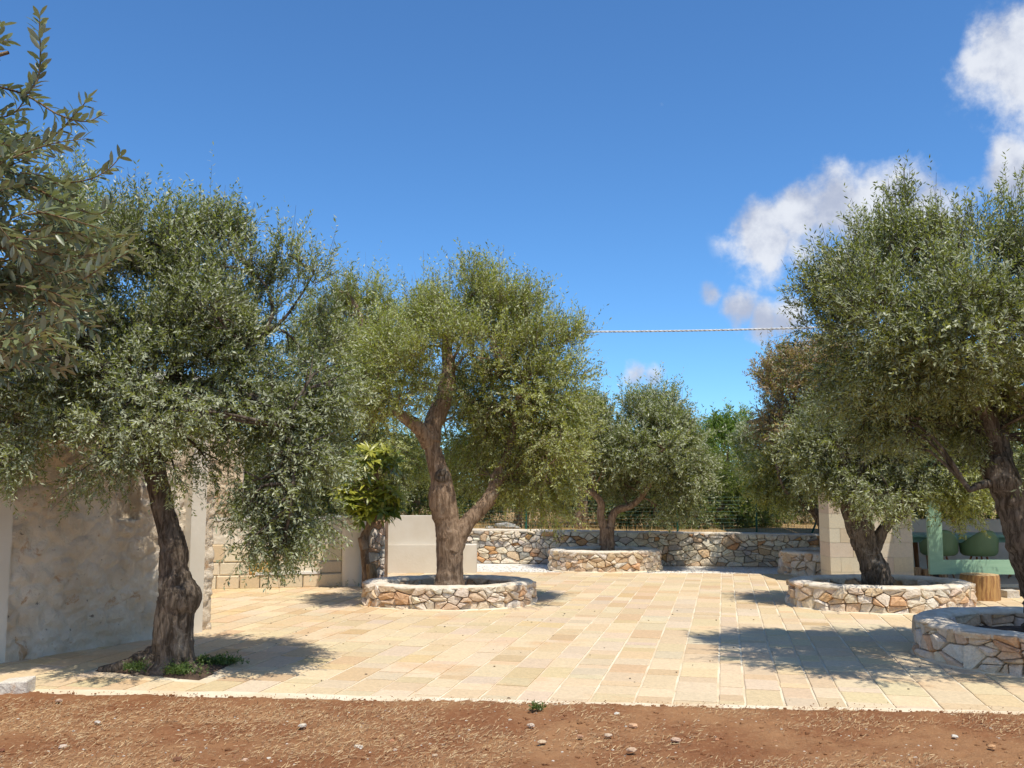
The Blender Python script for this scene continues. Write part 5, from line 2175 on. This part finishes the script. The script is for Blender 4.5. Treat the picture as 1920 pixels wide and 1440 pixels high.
far_tree('dark evergreen tree behind the white plaster wall', [(770, 880, 60, 60), (740, 930, 60, 50), (800, 940, 40, 40), (690, 930, 50, 50)], 22000, (.13, .036), M['leaf_wood'], 201, 770, 23.5)
far_tree('broad dark green tree seen through the fork of the middle olive', [(880, 870, 60, 70), (850, 930, 50, 40), (910, 930, 60, 40), (940, 860, 50, 60)], 24000, (.13, .034), M['leaf_wood'], 202, 870, 25)
far_tree('yellow-green tree hanging low over the fence, right of the middle trunk', [(980, 900, 60, 50), (1030, 910, 50, 46), (1010, 850, 50, 50)], 20000, (.12, .03), M['leaf_yel'], 203, 975, 23, w_=30)
far_tree('tree with some rusty orange leaves behind the left limb of the far olive', [(1085, 920, 46, 40), (1110, 880, 40, 50), (1060, 870, 40, 50)], 14000, (.12, .036), M['leaf_wood'], 204, 1090, 24.5, lobemats=([0], M['leaf_dry']))
far_tree('dark bushy tree behind the right side of the far olive', [(1180, 950, 60, 36), (1250, 940, 50, 44), (1290, 900, 50, 60), (1210, 900, 50, 50)], 26000, (.12, .032), M['leaf_wood'], 205, 1240, 22.5)
far_tree('bright green tall tree right of the far olive, against the sky', [(1335, 830, 36, 46), (1365, 815, 34, 34), (1385, 850, 36, 50), (1345, 890, 50, 46), (1390, 920, 40, 40)], 26000, (.13, .034), M['leaf_bright'], 206, 1362, 28, up=.8)
far_tree('shady green bush behind the fence below the bright green tree', [(1350, 960, 50, 26), (1400, 955, 44, 30), (1300, 960, 40, 26)], 15000, (.11, .03), M['leaf_wood'], 207, 1350, 22, cat='bush')
far_tree('grey-green olive beyond the fence, left of the browned olive', [(1430, 830, 44, 46), (1400, 880, 36, 46), (1440, 890, 50, 50), (1410, 930, 30, 36)], 22000, (.11, .028), M['leaf_grey'], 208, 1432, 25, cat='olive tree')
far_tree('low olive crown over the dry field by the fence brace', [(1470, 940, 56, 26), (1520, 910, 60, 44)], 14000, (.11, .03), M['leaf_grey'], 209, 1500, 24.5, cat='olive tree')
far_tree('dark tree behind the tufa pier', [(1560, 900, 50, 50), (1620, 880, 60, 60), (1590, 930, 40, 30), (1540, 850, 40, 60)], 16000, (.14, .04), M['leaf_wood'], 210, 1590, 27)
far_tree('dark tree behind the dining wall, left of the leaning trunk', [(1720, 900, 70, 60), (1780, 930, 60, 40), (1700, 940, 50, 30)], 18000, (.13, .036), M['leaf_wood'], 211, 1740, 22.5)
far_tree('dark tree behind the dining wall at the right edge', [(1860, 900, 80, 70), (1930, 880, 80, 80), (1840, 945, 60, 30)], 18000, (.13, .036), M['leaf_wood'], 212, 1880, 23)
far_tree('grey-green olive behind the far olive, left shoulder against the sky', [(1080, 790, 30, 36), (1100, 830, 40, 40), (1060, 830, 40, 50)], 14000, (.11, .028), M['leaf_grey'], 213, 1085, 22.5, cat='olive tree')

far_tree('green tree behind the yard wall, seen past the drooping boughs of the left olive', [(500, 860, 60, 60), (580, 880, 60, 60), (540, 800, 60, 50), (610, 930, 50, 40), (480, 930, 50, 40)], 24000, (.12, .034), M['leaf_wood'], 214, 540, 21.5)
# far wood closing the view: one mass
gf = np.random.default_rng(300)
nbl = 900
bx = gf.uniform(-34, 40, nbl)
by = 36 + gf.uniform(-3, 6, nbl)
hz = np.array([2.0 + 1.1 * noise.noise(Vector((x * .25, 0, 0))) + .8 * noise.noise(Vector((x * .9, 3, 0))) for x in bx])
bz = .6 + gf.uniform(0, 1, nbl) ** .7 * (hz + .6)
bi = np.repeat(np.arange(nbl), 9)
m_ = len(bi)
off = unit(m_, gf)
sb = np.stack([bx, by, bz], 1)[bi] + off * gf.uniform(.1, .7, (m_, 1))
dirs = norm(off + np.array([0, -.2, .6]))
V_, tn = leaves_from_shoots(sb, dirs, gf.uniform(.4, .8, m_), 9, .24, .085, gf, blobtint=gf.normal(.05, .2, nbl)[bi])
quads_mesh('distant_wood', V_, M['leaf_wood'], None, 'stuff', tint=tn)
# dry brown brush at the foot of the trees
gf = np.random.default_rng(301)
m_ = 700
sb = np.stack([gf.uniform(-3.2, 10, m_), gf.uniform(21.4, 23.2, m_), gf.uniform(.6, .85, m_)], 1)
dirs = norm(gf.normal(0, .5, (m_, 3)) + np.array([0, 0, .8]))
V_, tn = leaves_from_shoots(sb, dirs, gf.uniform(.15, .4, m_), 10, .07, .016, gf)
quads_mesh('dry_brush', V_, M['leaf_brown'], None, 'stuff', tint=tn)
